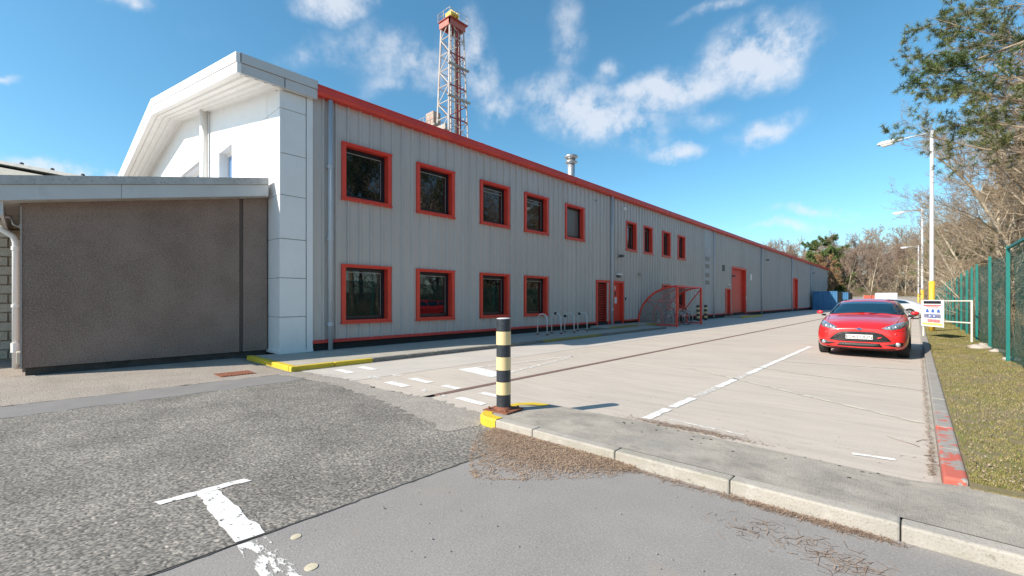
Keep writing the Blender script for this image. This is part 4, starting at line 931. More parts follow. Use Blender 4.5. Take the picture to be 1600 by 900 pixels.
bicycle('second bicycle in the red cycle shelter, black with drop handlebars',-10.6,24.95,R(-6),tub_m)
bicycle('maroon bicycle toward the far end of the red cycle shelter',-10.5,25.95,R(8),tub_r)

# ================================================================== cars
def car_paint(name,c): return M_(name,c,None,rough=.32,coat=1.0,spec=.5)
tyre=M_('tyre_rubber',(.018,.018,.018),(.03,.03,.03),20,.85); rimm=M_('alloy_rim',(.45,.46,.48),None,rough=.3,metal=.8)
lampg=M_('headlamp_chrome',(.75,.77,.80),(.30,.32,.36),16,.08,metal=.6,coat=1.0); lampd=M_('headlamp_dark',(.10,.115,.14),(.25,.27,.30),20,.08,coat=1.0)
grill=M_('black_grille',(.008,.008,.008),None,rough=.5); grillb=M_('grille_bar',(.05,.05,.055),None,rough=.3); chrome=M_('chrome',(.8,.8,.8),None,rough=.12,metal=1); platem=M_('number_plate_white',(.78,.78,.76),None,rough=.4); inkm=M_('plate_ink',(.01,.01,.01),None,rough=.5)
HATCH=[ # y, then 10 (x,z)
 (-.90,[(0,.24),(.40,.24),(.56,.27),(.60,.42),(.56,.60),(.50,.665),(.42,.69),(.28,.705),(.14,.715),(0,.72)]),
 (-.82,[(0,.21),(.56,.21),(.74,.25),(.79,.42),(.77,.60),(.69,.71),(.58,.75),(.39,.775),(.2,.79),(0,.795)]),
 (-.64,[(0,.19),(.66,.19),(.84,.23),(.885,.42),(.875,.62),(.82,.77),(.70,.83),(.47,.86),(.24,.88),(0,.885)]),
 (-.25,[(0,.18),(.68,.18),(.87,.22),(.905,.42),(.905,.68),(.865,.85),(.74,.905),(.5,.935),(.25,.955),(0,.96)]),
 (.28,[(0,.18),(.68,.18),(.87,.22),(.905,.42),(.91,.72),(.885,.90),(.755,.965),(.52,1.0),(.26,1.02),(0,1.025)]),
 (.46,[(0,.18),(.68,.18),(.87,.22),(.905,.42),(.91,.74),(.89,.92),(.79,.99),(.56,1.025),(.28,1.045),(0,1.05)]),
 (.52,[(0,.18),(.68,.18),(.87,.22),(.905,.42),(.91,.74),(.89,.93),(.80,1.0),(.60,1.05),(.30,1.07),(0,1.08)]),
 (1.02,[(0,.18),(.68,.18),(.87,.22),(.905,.42),(.912,.76),(.893,.95),(.815,1.02),(.69,1.25),(.36,1.31),(0,1.325)]),
 (1.42,[(0,.18),(.68,.18),(.87,.22),(.905,.42),(.912,.77),(.893,.96),(.82,1.03),(.66,1.36),(.52,1.435),(0,1.46)]),
 (2.2,[(0,.18),(.68,.18),(.87,.22),(.905,.42),(.912,.79),(.893,.98),(.82,1.05),(.67,1.37),(.53,1.45),(0,1.485)]),
 (2.9,[(0,.2),(.68,.2),(.87,.24),(.90,.44),(.91,.82),(.88,1.0),(.80,1.06),(.65,1.34),(.51,1.41),(0,1.44)]),
 (3.25,[(0,.25),(.66,.25),(.84,.28),(.885,.46),(.89,.84),(.84,.99),(.76,1.05),(.62,1.22),(.48,1.30),(0,1.34)]),
 (3.42,[(0,.3),(.6,.3),(.78,.33),(.84,.48),(.83,.82),(.77,.92),(.68,.96),(.5,.98),(.3,1.0),(0,1.0)])]
COUPE=HATCH[:6]+[(.52,HATCH[6][1]),
 (1.1,[(0,.18),(.68,.18),(.87,.22),(.905,.42),(.912,.74),(.893,.91),(.815,.96),(.68,1.18),(.36,1.26),(0,1.275)]),
 (1.6,[(0,.18),(.68,.18),(.87,.22),(.905,.42),(.912,.75),(.893,.92),(.82,.98),(.66,1.28),(.52,1.34),(0,1.36)]),
 (2.2,[(0,.18),(.68,.18),(.87,.22),(.905,.42),(.912,.77),(.893,.93),(.82,.99),(.66,1.26),(.52,1.33),(0,1.36)]),
 (2.95,[(0,.2),(.68,.2),(.87,.24),(.90,.44),(.91,.79),(.88,.94),(.80,.99),(.66,1.12),(.50,1.18),(0,1.21)]),
 (3.4,[(0,.22),(.66,.22),(.84,.26),(.885,.46),(.89,.80),(.85,.92),(.74,.96),(.5,.98),(.3,1.0),(0,1.0)]),
 (3.8,[(0,.28),(.6,.28),(.80,.31),(.86,.48),(.84,.78),(.79,.87),(.66,.91),(.5,.925),(.3,.935),(0,.94)]),
 (3.9,[(0,.34),(.5,.34),(.68,.37),(.74,.5),(.72,.74),(.67,.80),(.56,.84),(.4,.86),(.2,.87),(0,.87)])]
def body_mesh(ST,m,wb):
    V=[];F=[]; n=10; ring=2*n-2
    for y,P in ST:
        for x,z in P: V.append((x,y,z))
        for x,z in P[-2:0:-1]: V.append((-x,y,z))
    for i in range(len(ST)-1):
        for k in range(ring):
            k2=(k+1)%ring; F.append((i*ring+k,i*ring+k2,(i+1)*ring+k2,(i+1)*ring+k))
    for base,fl in ((0,False),((len(ST)-1)*ring,True)):
        for k in range(n-1):      # bridge left and right halves
            a=base+k;b=base+k+1;c=base+(ring-k-1)%ring if True else 0;d=base+(ring-k)%ring
            f=[d,c,b,a]; f=[i for j,i in enumerate(f) if i not in f[:j]]
            if fl: f=f[::-1]
            if len(f)>2: F.append(tuple(f))
    me=bpy.data.meshes.new('body'); me.from_pydata(V,[],F); me.materials.append(m); me.update()
    o=bpy.data.objects.new('body',me); col.objects.link(o)
    s=o.modifiers.new('s','SUBSURF'); s.levels=2; s.render_levels=2
    cl=[]
    for yy in (0,wb):
        for sx in (-1,1):
            c=MB().lathe([(.365,-.16),(.365,.3)],'x',(sx*.88 if sx>0 else -.88-.14,yy,.33),28)
            ob=link('cut',c.mesh('cut',black)); cl.append(ob)
            bm_=o.modifiers.new('b','BOOLEAN'); bm_.object=ob; bm_.operation='DIFFERENCE'; bm_.solver='EXACT'
    o2me=evalmesh(o,'body'); o2me.name='body'; dg=bpy.context.evaluated_depsgraph_get()
    bpy.data.objects.remove(o)
    for c in cl: bpy.data.objects.remove(c)
    if len(o2me.materials)>1:
        o2me.polygons.foreach_set('material_index',[0]*len(o2me.polygons))
        while len(o2me.materials)>1: o2me.materials.pop()
    o2me.polygons.foreach_set('use_smooth',[True]*len(o2me.polygons)); o2me.update()
    bv=BVHTree.FromPolygons([v.co for v in o2me.vertices],[tuple(p.vertices) for p in o2me.polygons])
    return o2me,bv
def inpoly(p,P):
    x,y=p; r=False; n=len(P)
    for i in range(n):
        x1,y1=P[i]; x2,y2=P[(i+1)%n]
        if (y1>y)!=(y2>y) and x<(x2-x1)*(y-y1)/(y2-y1)+x1: r=not r
    return r
from mathutils.geometry import delaunay_2d_cdt
def decal(name,P,m,parent,bv,axis='f',off=.006,res=.05,mirror=False,side=1,smooth=True,label=None):
    """panel cut to outline P, pressed on the body surface; axis f: outline in x,z seen from the front; s: outline in y,z seen from the side"""
    pts=[];  n=len(P)
    for i in range(n):
        a=Vector(P[i]);b=Vector(P[(i+1)%n]); k=max(1,int((b-a).length/res))
        for j in range(k): pts.append(a.lerp(b,j/k))
    ne=len(pts); xs=[p.x for p in pts]; zs=[p.y for p in pts]
    x=min(xs)+res/2
    while x<max(xs):
        z=min(zs)+res/2
        while z<max(zs):
            if inpoly((x,z),P) and min((Vector((x,z))-q).length for q in pts[:ne])>res*.4: pts.append(Vector((x,z)))
            z+=res
        x+=res
    vs,es,fs,_,_,_=delaunay_2d_cdt(pts,[],[list(range(ne))],1,1e-5)
    V=[]
    for v in vs:
        if axis=='f': o_,d=Vector((v.x,-3,v.y)),Vector((0,1,0))
        else: o_,d=Vector((side*3,v.x,v.y)),Vector((-side,0,0))
        h=bv.ray_cast(o_,d)
        if h[0] is None: V.append(None); continue
        V.append(h[0]+(-d*off*.6)+(h[1].normalized()*off*(1 if h[1].dot(d)<0 else -1)))
    ok=[i for i,v in enumerate(V) if v]; mp={i:k for k,i in enumerate(ok)}
    F=[tuple(mp[i] for i in f) for f in fs if all(i in mp for i in f)]
    me=bpy.data.meshes.new(name); me.from_pydata([V[i] for i in ok],[],F); me.materials.append(m)
    me.polygons.foreach_set('use_smooth',[smooth]*len(me.polygons)); me.update()
    o=link(name,me,parent,label=label); s=o.modifiers.new('t','SOLIDIFY'); s.thickness=.006; s.offset=-1
    return o
def text_mesh(txt,size,m,name,align='CENTER',bold=0):
    c=bpy.data.curves.new(name,'FONT'); c.body=txt; c.size=size*.96; c.align_x=align; c.align_y='CENTER'; c.extrude=.0015; c.offset=bold
    o=bpy.data.objects.new(name,c); col.objects.link(o); me=evalmesh(o,name); me.name=name; bpy.data.objects.remove(o)
    me.materials.clear(); me.materials.append(m); return me
wheel_cache={}
def wheel(parent,x,y,r=.325):
    s=1 if x>0 else -1
    if s not in wheel_cache:
        t=MB().lathe([(r-.075,-.10),(r-.02,-.11),(r,-.09),(r,.09),(r-.02,.11),(r-.075,.10),(r-.085,0)],'x',(0,0,0),32).mesh('tyre',tyre,True)
        rm=MB().lathe([(r-.075,-.09),(r-.075,.09)],'x',(0,0,0),28)
        hub=MB(); hub.lathe([(.06,.03*s),(.06,.085*s)],'x',(0,0,0),14)
        for k in range(5):
            a=2*pi*k/5; c,s2=cos(a),sin(a)
            for da in (-.12,.12): hub.tube([(.075*s,.04*cos(a),.04*sin(a)),(.085*s,.235*cos(a+da),.235*sin(a+da))],.016,6)
        ring=MB().lathe([(.25,.075*s),(.235,.095*s),(.225,.07*s)],'x',(0,0,0),28)
        disc_=MB().lathe([(.2,.0),(.2,.01*s)],'x',(0,0,0),24).mesh('brake_disc',vent_m)
        wheel_cache[s]=(t,MB().add(hub.v,hub.f).add(ring.v,ring.f).mesh('rim',rimm,True),disc_)
    o=link('wheel',wheel_cache[s][0],parent,(x,y,r)); link('rim',wheel_cache[s][1],o); link('brake_disc',wheel_cache[s][2],o)
def make_car(label,loc,rz,paintm,ST=HATCH,wb=2.65,front=True,coupe=False,plate=None,group=None):
    c=thing('parked_car',label,'car',loc,rz,group)
    me,bv=body_mesh(ST,paintm,wb); body=link('body',me,c)
    for x in (-.79,.79):
        for y in (0,wb): wheel(c,x,y)
    top=1.36 if not coupe else 1.24
    # windscreen and side glass
    ws=[(-.765,1.025),(-.4,1.068),(0,1.083),(.4,1.068),(.765,1.025),(.635,1.24),(.545,1.345),(.3,1.372),(0,1.38),(-.3,1.372),(-.545,1.345),(-.635,1.24)]
    if coupe: ws=[(x,1.03+(z-1.03)*.78) for x,z in ws]
    decal('windscreen',ws,carglass,c,bv,off=.008,res=.08)
    if not coupe: sides=[[(.72,1.045),(1.50,1.065),(1.50,1.35),(1.30,1.34),(1.02,1.22)],[(1.56,1.07),(2.35,1.085),(2.33,1.365),(1.56,1.355)],[(2.41,1.09),(3.0,1.15),(2.82,1.32),(2.40,1.36)]]
    else: sides=[[(.85,1.0),(1.75,1.01),(1.75,1.26),(1.45,1.24),(1.15,1.16)],[(1.80,1.01),(2.75,1.03),(2.45,1.19),(2.1,1.25),(1.80,1.262)]]
    for s_ in (-1,1):
        for P in sides: decal('side_window',P,carglass,c,bv,'s',.006,.08,side=s_)
        for y in (.62,1.53,2.42): decal('door_seam',[(y,.30),(y+.012,.30),(y+.02,.98),(y+.008,.98)],grill,c,bv,'s',.0015,.1,side=s_)
        for y in (1.38,2.25): decal('door_handle',[(y-.16,.86),(y,.86),(y,.895),(y-.16,.895)],paintm,c,bv,'s',.03,.1,side=s_)
        decal('sill_trim',[(.45,.235),(2.2,.235),(2.2,.27),(.45,.27)],grill,c,bv,'s',.01,.15,side=s_)
    # mirrors
    for s_ in (-1,1):
        m=MB(); 
        prof=[(.0,.03),(.03,.07),(.08,.095),(.14,.09),(.17,.05),(.175,.01)]
        m.add([(s_*.86,.66,1.0),(s_*.95,.62,1.0),(s_*.95,.70,1.03),(s_*.86,.72,1.03),(s_*.86,.66,.975),(s_*.95,.62,.985),(s_*.95,.70,.99),(s_*.86,.72,.99)],[(0,1,2,3),(4,7,6,5),(0,4,5,1),(1,5,6,2),(2,6,7,3)])
        mo=m.build('mirror_arm',grill,c,world=False)
        h=MB(); Z0=1.075
        for k in range(5):
            pass
        h.add([(s_*.90,.60,Z0-.06),(s_*1.09,.64,Z0-.05),(s_*1.10,.65,Z0+.05),(s_*.91,.60,Z0+.07),(s_*.90,.74,Z0-.07),(s_*1.09,.75,Z0-.06),(s_*1.10,.75,Z0+.06),(s_*.90,.74,Z0+.08)],
          [(0,1,2,3),(4,7,6,5),(0,4,5,1),(1,5,6,2),(2,6,7,3),(3,7,4,0)])
        ho=h.build('mirror',paintm,c,world=False,smooth=True); sb_=ho.modifiers.new('s','SUBSURF'); sb_.levels=2; sb_.render_levels=2
    if front:
        # head lamps, grille, intakes
        for s_ in (-1,1):
            L_=[(s_*x,z) for x,z in [(.42,.735),(.50,.705),(.60,.70),(.74,.735),(.82,.79),(.855,.855),(.84,.885),(.74,.865),(.62,.825),(.50,.775)]]
            if s_<0: L_=L_[::-1]
            hl=decal('headlight',L_,lampd,c,bv,off=.010,res=.045)
            L2=[(s_*x,z) for x,z in [(.46,.735),(.54,.717),(.64,.722),(.745,.758),(.73,.795),(.62,.79),(.52,.765)]]
            if s_<0: L2=L2[::-1]
            decal('reflector',L2,lampg,hl,bv,off=.017,res=.045)
            for cx_,cz_ in ((.56,.745),(.67,.765)):
                y0=bv.ray_cast(Vector((s_*cx_,-3,cz_)),Vector((0,1,0)))[0]
                if y0: MB().lathe([(.036,-.0),(.040,-.028),(.02,-.034),(.002,-.036)],'y',(y0.x,y0.y-.012,y0.z),16).build('bulb_lens',chrome,hl,world=False,smooth=True)
            Fg=[(s_*x,z) for x,z in [(.47,.345),(.62,.31),(.79,.325),(.80,.405),(.70,.415),(.62,.375)]]
            if s_<0: Fg=Fg[::-1]
            fo=decal('fog_intake',Fg,grill,c,bv,off=.006,res=.05)
            y0=bv.ray_cast(Vector((s_*.71,-3,.365)),Vector((0,1,0)))[0]
            MB().lathe([(.042,0),(.047,-.022),(.038,-.03),(.002,-.033)],'y',(y0.x,y0.y+.0,y0.z),18).build('fog_lamp',lampg,fo,world=False,smooth=True)
            y0=bv.ray_cast(Vector((s_*.665,-3,.60)),Vector((0,1,0)))[0]
            MB().lathe([(.022,0),(.022,-.01),(.01,-.014)],'y',(y0.x,y0.y,y0.z),12).build('washer_cap',paintm,c,world=False)
        G=[(-.60,.425),(-.40,.405),(0,.398),(.40,.405),(.60,.425),(.54,.50),(.43,.60),(.30,.638),(0,.648),(-.30,.638),(-.43,.60),(-.54,.50)]
        gr=decal('grille',G,grill,c,bv,off=.004,res=.06)
        for z in (.455,.485,.515,.545,.575,.605):
            hwid=.53-(max(0,z-.46))*1.15
            decal('grille_bar',[(-hwid,z-.004),(hwid,z-.004),(hwid,z+.004),(-hwid,z+.004)],grillb,gr,bv,off=.010,res=.08)
        for Q in ([(-.585,.430),(0,.412),(.585,.430),(.575,.44),(0,.424),(-.575,.44)],[(.36,.604),(.20,.632),(0,.637),(-.20,.632),(-.36,.604),(-.36,.594),(-.2,.620),(0,.625),(.2,.620),(.36,.594)]):
            decal('grille_trim',Q,chrome if False else grillb,gr,bv,off=.012,res=.06)
        decal('lower_intake',[(-.44,.285),(0,.275),(.44,.285),(.38,.368),(0,.373),(-.38,.368)],grill,c,bv,off=.004,res=.06)
        decal('bumper_lip',[(-.66,.245),(0,.225),(.66,.245),(.66,.262),(0,.243),(-.66,.262)],grill,c,bv,off=.012,res=.08)
        decal('bonnet_seam',[(-.46,.705),(-.2,.722),(0,.727),(.2,.722),(.46,.705),(.46,.711),(.2,.729),(0,.734),(-.2,.729),(-.46,.711)],M_('seam_dark',(.12,.01,.01),None,rough=.6),c,bv,off=.002,res=.06)
        seam2=M_('panel_gap_dark',(.05,.005,.005),None,rough=.7)
        for s_ in (-1,1):
            for Q in ([(.66,.842),(.672,.842),(.762,1.0),(.75,1.0)],[(.84,.70),(.852,.70),(.86,.74),(.848,.742)],[(.60,.665),(.86,.69),(.86,.696),(.60,.671)]):
                Q=[(s_*x,z) for x,z in Q]; Q=Q if s_>0 else Q[::-1]
                decal('panel_gap',Q,seam2,c,bv,off=.0025,res=.05)
        yb=bv.ray_cast(Vector((0,-3,.71)),Vector((0,1,0)))[0]
        bd=MB().add([( .058*cos(t),yb.y-.022+ .0, .712+.026*sin(t)) for t in [2*pi*k/24 for k in range(24)]]+[( .064*cos(t),yb.y+.03, .712+.030*sin(t)) for t in [2*pi*k/24 for k in range(24)]],
           [tuple(range(24))[::-1]]+[(k,(k+1)%24,(k+1)%24+24,k+24) for k in range(24)]).build('badge',chrome,c,world=False)
        MB().add([( .050*cos(t),yb.y-.025, .712+.019*sin(t)) for t in [2*pi*k/20 for k in range(20)]],[tuple(range(20))[::-1]]).build('badge_face',M_('badge_blue',(.02,.05,.20),None,rough=.3),bd,world=False)
        if plate:
            y0=bv.ray_cast(Vector((0,-3,.52)),Vector((0,1,0)))[0].y-.03
            pl=MB().box(-.26,.26,y0-.006,y0+.012,.463,.574).build('number_plate',platem,c,world=False,bevel=.004)
            t=text_mesh(plate,.118,inkm,'plate_lettering',bold=.0008)
            to=link('plate_lettering',t,pl,(0,y0-.0075,.515)); to.rotation_euler=(R(90),0,0)
            to.scale=(.93,1.0,1)
            sp=MB().prism([(.34,y0+.02,.485),(.42,y0+.03,.515),(.42,y0+.03,.535),(.36,y0+.02,.525),(.34,y0+.02,.505)],(0,-.012,0)).build('side_emblem',signr,gr,world=False)
            # wipers, interior hints, roof rails, aerial
        w_=MB()
        for s_,x0 in ((1,.10),(1,-.55)):
            a=bv.ray_cast(Vector((x0,-3,1.055)),Vector((0,1,0)))[0]; b_=bv.ray_cast(Vector((x0+.55,-3,1.085)),Vector((0,1,0)))
            if a and b_[0]: w_.tube([a+Vector((0,-.02,.0)),b_[0]+Vector((0,-.022,.012))],.009,5)
        w_.build('wiper',grill,c,world=False)
        for s_ in (-1,1): decal('roof_strip',[(1.5,1.405),(2.8,1.40),(2.8,1.412),(1.5,1.417)],grill,c,bv,'s',.012,.1,side=s_)
        MB().tube([(0,2.95,1.43),(0,3.1,1.56)],.006,5).build('aerial',grill,c,world=False)
        fl_=MB().box(-.09,.09,1.13,1.16,1.30,1.34).build('rear_view_mirror',vent_m,c,world=False)
    else:
        pass
    MB().box(-.62,.62,-.6,3.1,.17,.2).build('underside',black,c,world=False)
    return c
redp=car_paint('red_car_paint',(.62,.018,.018)); silp=car_paint('silver_car_paint',(.52,.54,.57)); whp=car_paint('white_car_paint',(.72,.73,.74))
make_car('red hatchback parked nose out in the marked bay beside the verge kerb',(-1.055,14.92,.005),R(-.2),redp,plate='EO62 UDN').scale=(1.03,1.0,1.02)
sc_=make_car('silver coupe parked with its sloping tail over the verge kerb behind the red hatchback',(-3.1,46.5,.005),R(-90),silp,COUPE,2.7,coupe=True,front=True); sc_.scale=(1.1,1.0,1.16)
make_car('white car parked farther up the yard beyond the silver coupe',(-1.6,57,.005),R(93),whp)
# white van and red-white barrier farther off
vn=thing('parked_van','white van standing far up the yard beyond the parked cars','van',(-2.6,66,0))
P=[(-1,0,.3),(-1,4.6,.3),(-1,4.6,2.2),(-1,4.4,2.3),(-1,1.5,2.3),(-1,.9,1.95),(-1,.35,1.15),(-1,.05,1.0)]
MB().prism(P,(2,0,0)).build('body',whp,vn,world=False,bevel=.06,seg=3)
MB().prism([(-.85,.40,1.2),(-.85,.92,1.73),(.85,.92,1.73),(.85,.40,1.2)],(0,-.02,.01)).build('windscreen',carglass,vn,world=False)
for x in (-.9,.9):
    for y in (.8,3.7): MB().lathe([(.33,-.1),(.33,.1)],'x',(x,y,.33),20).build('wheel',tyre,vn,world=False)
br=thing('site_barrier','orange red barrier boards at the far end of the yard beside the white van','barrier',(-4,75,0))
for k in range(3): MB().box(-5.2+k*1.1,-4.12+k*1.1,75,75.06,1.0,2.1).build('board',(M_('barrier_red',(.55,.10,.06),(.42,.10,.07),1,.7) ),br)
for k in range(4): MB().box(-5.23+k*1.1,-5.15+k*1.1,75.07,75.15,0,2.15).build('post',galv,br)

# ================================================================== containers and far wall
def container(label,x0,x1,y0,y1,h,grp):
    c=thing('steel_container',label,'container',((x0+x1)/2,y0,0),0,grp)
    MB().box(x0+.06,x1-.06,y0+.06,y1-.06,.14,h-.06).build('shell',blueC,c)
    n_=int((x1-x0)/.3)
    for k in range(n_): 
        a=x0+.12+k*(x1-x0-.24)/n_; MB().prism([(a,y0+.06,.18),(a+.05,y0+.0,.18),(a+.15,y0+.0,.18),(a+.2,y0+.06,.18)],(0,0,h-.3)).build('corrugation',blueC,c)
    f=MB()
    for x in (x0,x1-.08):
        for y in (y0-.01,y1-.08): f.box(x,x+.08,y,y+.09,0,h)
    f.box(x0+.08,x1-.08,y0-.01,y0+.08,h-.1,h); f.box(x0+.08,x1-.08,y0-.01,y0+.08,.02,.14)
    f.build('corner_frame',blueC,c); MB().box(x1+.0,x1+.03,y0+.1,y1-.1,.15,h-.1).build('dark_side',blueD,c)
container('blue corrugated container standing close against the grey wall',-11.3,-8.35,78,84,2.75,'blue containers past the warehouse doors')
container('blue container farther back, right of the one by the wall',-9.75,-8.0,88,94,2.7,'blue containers past the warehouse doors')
fw=thing('far_wall','low grey wall at the far end of the yard below the trees','wall',(-4,97,0))
MB().box(-11.5,.5,97,97.3,0,2.0).build('wall',M_('far_wall_grey',(.30,.28,.26),(.24,.225,.21),2,.9),fw)
MB().box(-11.5,.5,96.95,97.35,2.0,2.1).build('coping',kerbd,fw)

# ================================================================== lamp columns
def lamp(label,x,y,h=8.85):
    o=thing('street_lamp',label,'street lamp',(x,y,.09),0,'lamp columns along the verge')
    MB().tube([(0,0,0),(0,0,2.2)],.105,14).build('yellow_base',yellp,o,world=False,smooth=True)
    MB().tube([(0,0,2.2),(0,0,2.25),(0,0,h)],[.103,.08,.065],14).build('column',lampw,o,world=False,smooth=True)
    MB().tube([(0,0,h-.08),(-.75,0,h-.12),(-1.0,0,h-.14)],.03,8).build('arm',lampw,o,world=False,smooth=True)
    z=h-.19
    hd=MB().add([(-.95,-.07,z),(-1.25,-.13,z-.03),(-1.75,-.14,z-.06),(-1.88,-.08,z-.04),(-1.88,.08,z-.04),(-1.75,.14,z-.06),(-1.25,.13,z-.03),(-.95,.07,z),
       (-.95,-.04,z+.09),(-1.25,-.09,z+.11),(-1.7,-.09,z+.10),(-1.84,-.05,z+.05),(-1.84,.05,z+.05),(-1.7,.09,z+.10),(-1.25,.09,z+.11),(-.95,.04,z+.09)],
       [tuple(range(8)),tuple(range(8,16))[::-1]]+[(k,k+8,(k+1)%8+8,(k+1)%8) for k in range(8)]).build('lantern',lampw,o,world=False,bevel=.012,seg=2)
    MB().add([(-1.27,-.11,z-.031),(-1.75,-.12,z-.061),(-1.75,.12,z-.061),(-1.27,.11,z-.031),(-1.32,-.08,z-.11),(-1.68,-.09,z-.15),(-1.68,.09,z-.15),(-1.32,.08,z-.11)],
       [(0,1,5,4),(1,2,6,5),(2,3,7,6),(3,0,4,7),(4,5,6,7)]).build('lens',lensm,hd,world=False)
lamp('nearest and tallest grey street lamp with a yellow painted base',.5,26.9)
lamp('middle grey street lamp with yellow base, second along the verge',.35,49.2)
lamp('farthest street lamp with yellow base along the verge',.2,82)

# ================================================================== site sign
sg=thing('site_sign','white framed site safety board with blue symbols standing on the grass verge','sign',(.3,23.2,.09))
SA=Vector((.20,22.9)); SB=Vector((1.33,20.7))
dv=(SB-SA); 
def sp_(t,z,o=0):
    n_=Vector((-dv.y,dv.x)).normalized()*-o; p=SA+dv*t+n_*-1*0
    nn=Vector((dv.y,-dv.x)).normalized()*(-1); p=SA+dv*t+nn*o*-1
    return (p.x,p.y,z)
nrm=Vector((-dv.y,dv.x)).normalized()
if nrm.dot(-SA)<0: nrm=-nrm
def sp_(t,z,o=0):
    p=SA+dv*t+nrm*o; return (p.x,p.y,z)
m=MB()
for t in (0,1): m.tube([sp_(t,.05),sp_(t,1.45)],.032,8)
for z in (1.42,.70): m.tube([sp_(0,z),sp_(1,z)],.026,8)
m.build('frame',M_('cream_sign_frame',(.72,.70,.60),(.62,.60,.52),5,.5),sg)
def spanel(a,b,z0,z1,o,nm,mm_,par=sg):
    A=[sp_(a,z0,o),sp_(b,z0,o),sp_(b,z1,o),sp_(a,z1,o)]; v=Vector((nrm.x,nrm.y,0))*.006
    return MB().prism(A,v).build(nm,mm_,par)
bd=spanel(-.02,.49,.48,1.46,.04,'board',signw)
spanel(.04,.43,1.32,1.42,.047,'title_band',signk,bd)
spanel(.04,.43,1.235,1.27,.047,'red_line',signr,bd); spanel(.10,.38,1.19,1.21,.047,'red_line',signr,bd)
for k in range(3):
    a=.09+k*.125
    A=[sp_(a,1.0,.047),sp_(a+.075,1.0,.047),sp_(a+.055,1.12,.047),sp_(a+.02,1.12,.047)]
    MB().prism(A,Vector((nrm.x,nrm.y,0))*.006).build('symbol',signb,bd)
spanel(.05,.43,.80,.94,.047,'symbol_band',M_('sign_navy',(.05,.07,.20),(.4,.4,.5),20,.4),bd)
for k in range(2): spanel(.17+k*.095,.215+k*.095,.81,.93,.0532,'symbol',signb,bd); spanel(.18+k*.095,.205+k*.095,.84,.90,.0596,'symbol_mark',signw,bd)
spanel(.13,.41,.64,.75,.047,'red_panel',M_('sign_pink_red',(.75,.12,.14),(.80,.35,.35),25,.4),bd); spanel(.01,.46,.54,.61,.047,'yellow_panel',signy,bd)

# ================================================================== green fence
fn=thing('green_fence','long green mesh fence with dark netting between the verge and the wood','fence',(1.5,14,.09))
PY=[8.4,11.6,14.7,18.0,21.6,23.4,25.6,28.6,31.6,34.8,38,41.5,45,49,53,57,61,66,71,76,82,88]
FXX=1.5; ZF=2.62
for i,y in enumerate(PY):
    MB().box(FXX-.03,FXX+.03,y-.03,y+.03,.05,ZF+.04).build('post',green,fn)
MB().box(FXX-.025,FXX+.025,PY[0],PY[2]-.05,ZF-.04,ZF+.01).build('top_rail',green,fn)
for i in range(len(PY)-1):
    a,b=PY[i],PY[i+1]; near=b<40; nn_=44 if b<26 else (22 if near else 9); m=MB(); rg=random.Random(i); sag=.10 if i>1 else 0
    for k in range(nn_+1):
        z=.12+(ZF-.14)*k/nn_; dz=rg.gauss(0,.006)
        ns=6; pr_=None
        for q in range(ns+1):
            t=q/ns; y=a+.03+(b-a-.06)*t; s_=-sag*4*t*(1-t)*(z/ZF)**2; xo=.035+.03*math.sin(t*pi)*math.sin(z*3+i)
            p=(FXX+xo,y,z+s_+dz*math.sin(t*9))
            if pr_: m.quad((pr_[0]-.0,pr_[1],pr_[2]-.004),(p[0],p[1],p[2]-.004),(p[0]-.004,p[1],p[2]+.004),(pr_[0]-.004,pr_[1],pr_[2]+.004))
            pr_=p
    if near:
        nv=int((b-a)/.1)
        for q in range(nv+1):
            y=a+.03+(b-a-.06)*q/nv; t=(y-a)/(b-a); zt=ZF-.02-sag*4*t*(1-t)
            m.quad((FXX+.04,y,.1),(FXX+.04,y+.005,.1),(FXX+.045,y+.005,zt),(FXX+.045,y,zt))
    m.build('mesh_panel',wirem,fn,kind='stuff')
    g_=[];ns=10
    for q in range(ns+1):
        t=q/ns; y=a+(b-a)*t; zt=ZF-.03-sag*4*t*(1-t)
        g_+= [(FXX+.07+.03*math.sin(t*pi*3+i),y,.1),(FXX+.075+.05*math.sin(t*pi*2+i*2),y,.1+(zt-.1)*.5),(FXX+.07,y,zt)]
    F=[]
    for q in range(ns): F+=[(q*3,q*3+3,q*3+4,q*3+1),(q*3+1,q*3+4,q*3+5,q*3+2)]
    MB().add(g_,F).build('netting',net,fn,smooth=True)
def rock(label,x,y,r,seed,grp='pale rocks at the foot of the fence'):
    rg=random.Random(seed); m=MB(); n1,n2=7,12; V=[]
    for i in range(n1+1):
        th=pi*i/n1
        for k in range(n2):
            ph_=2*pi*k/n2; rr=r*(1+.18*math.sin(3*ph_+seed)+rg.uniform(-.07,.07))
            V.append((x+rr*1.25*sin(th)*cos(ph_),y+rr*sin(th)*sin(ph_),.09+r*.12+rr*.42*cos(th)))
    F=[(i*n2+k,i*n2+(k+1)%n2,(i+1)*n2+(k+1)%n2,(i+1)*n2+k) for i in range(n1) for k in range(n2)]
    o=m.add(V,F).build('rock',rockm,smooth=True); tag(o,label,'rock',grp)
rock('large pale flat rock between two green fence posts',1.30,18.0,.20,1); rock('rounded pale rock just right of the large flat one at the fence foot',1.56,17.2,.13,2)
rock('small rock near the nearest fence post',1.62,15.0,.13,5); rock('small brownish rock farther along the fence foot',1.5,19.6,.09,7)

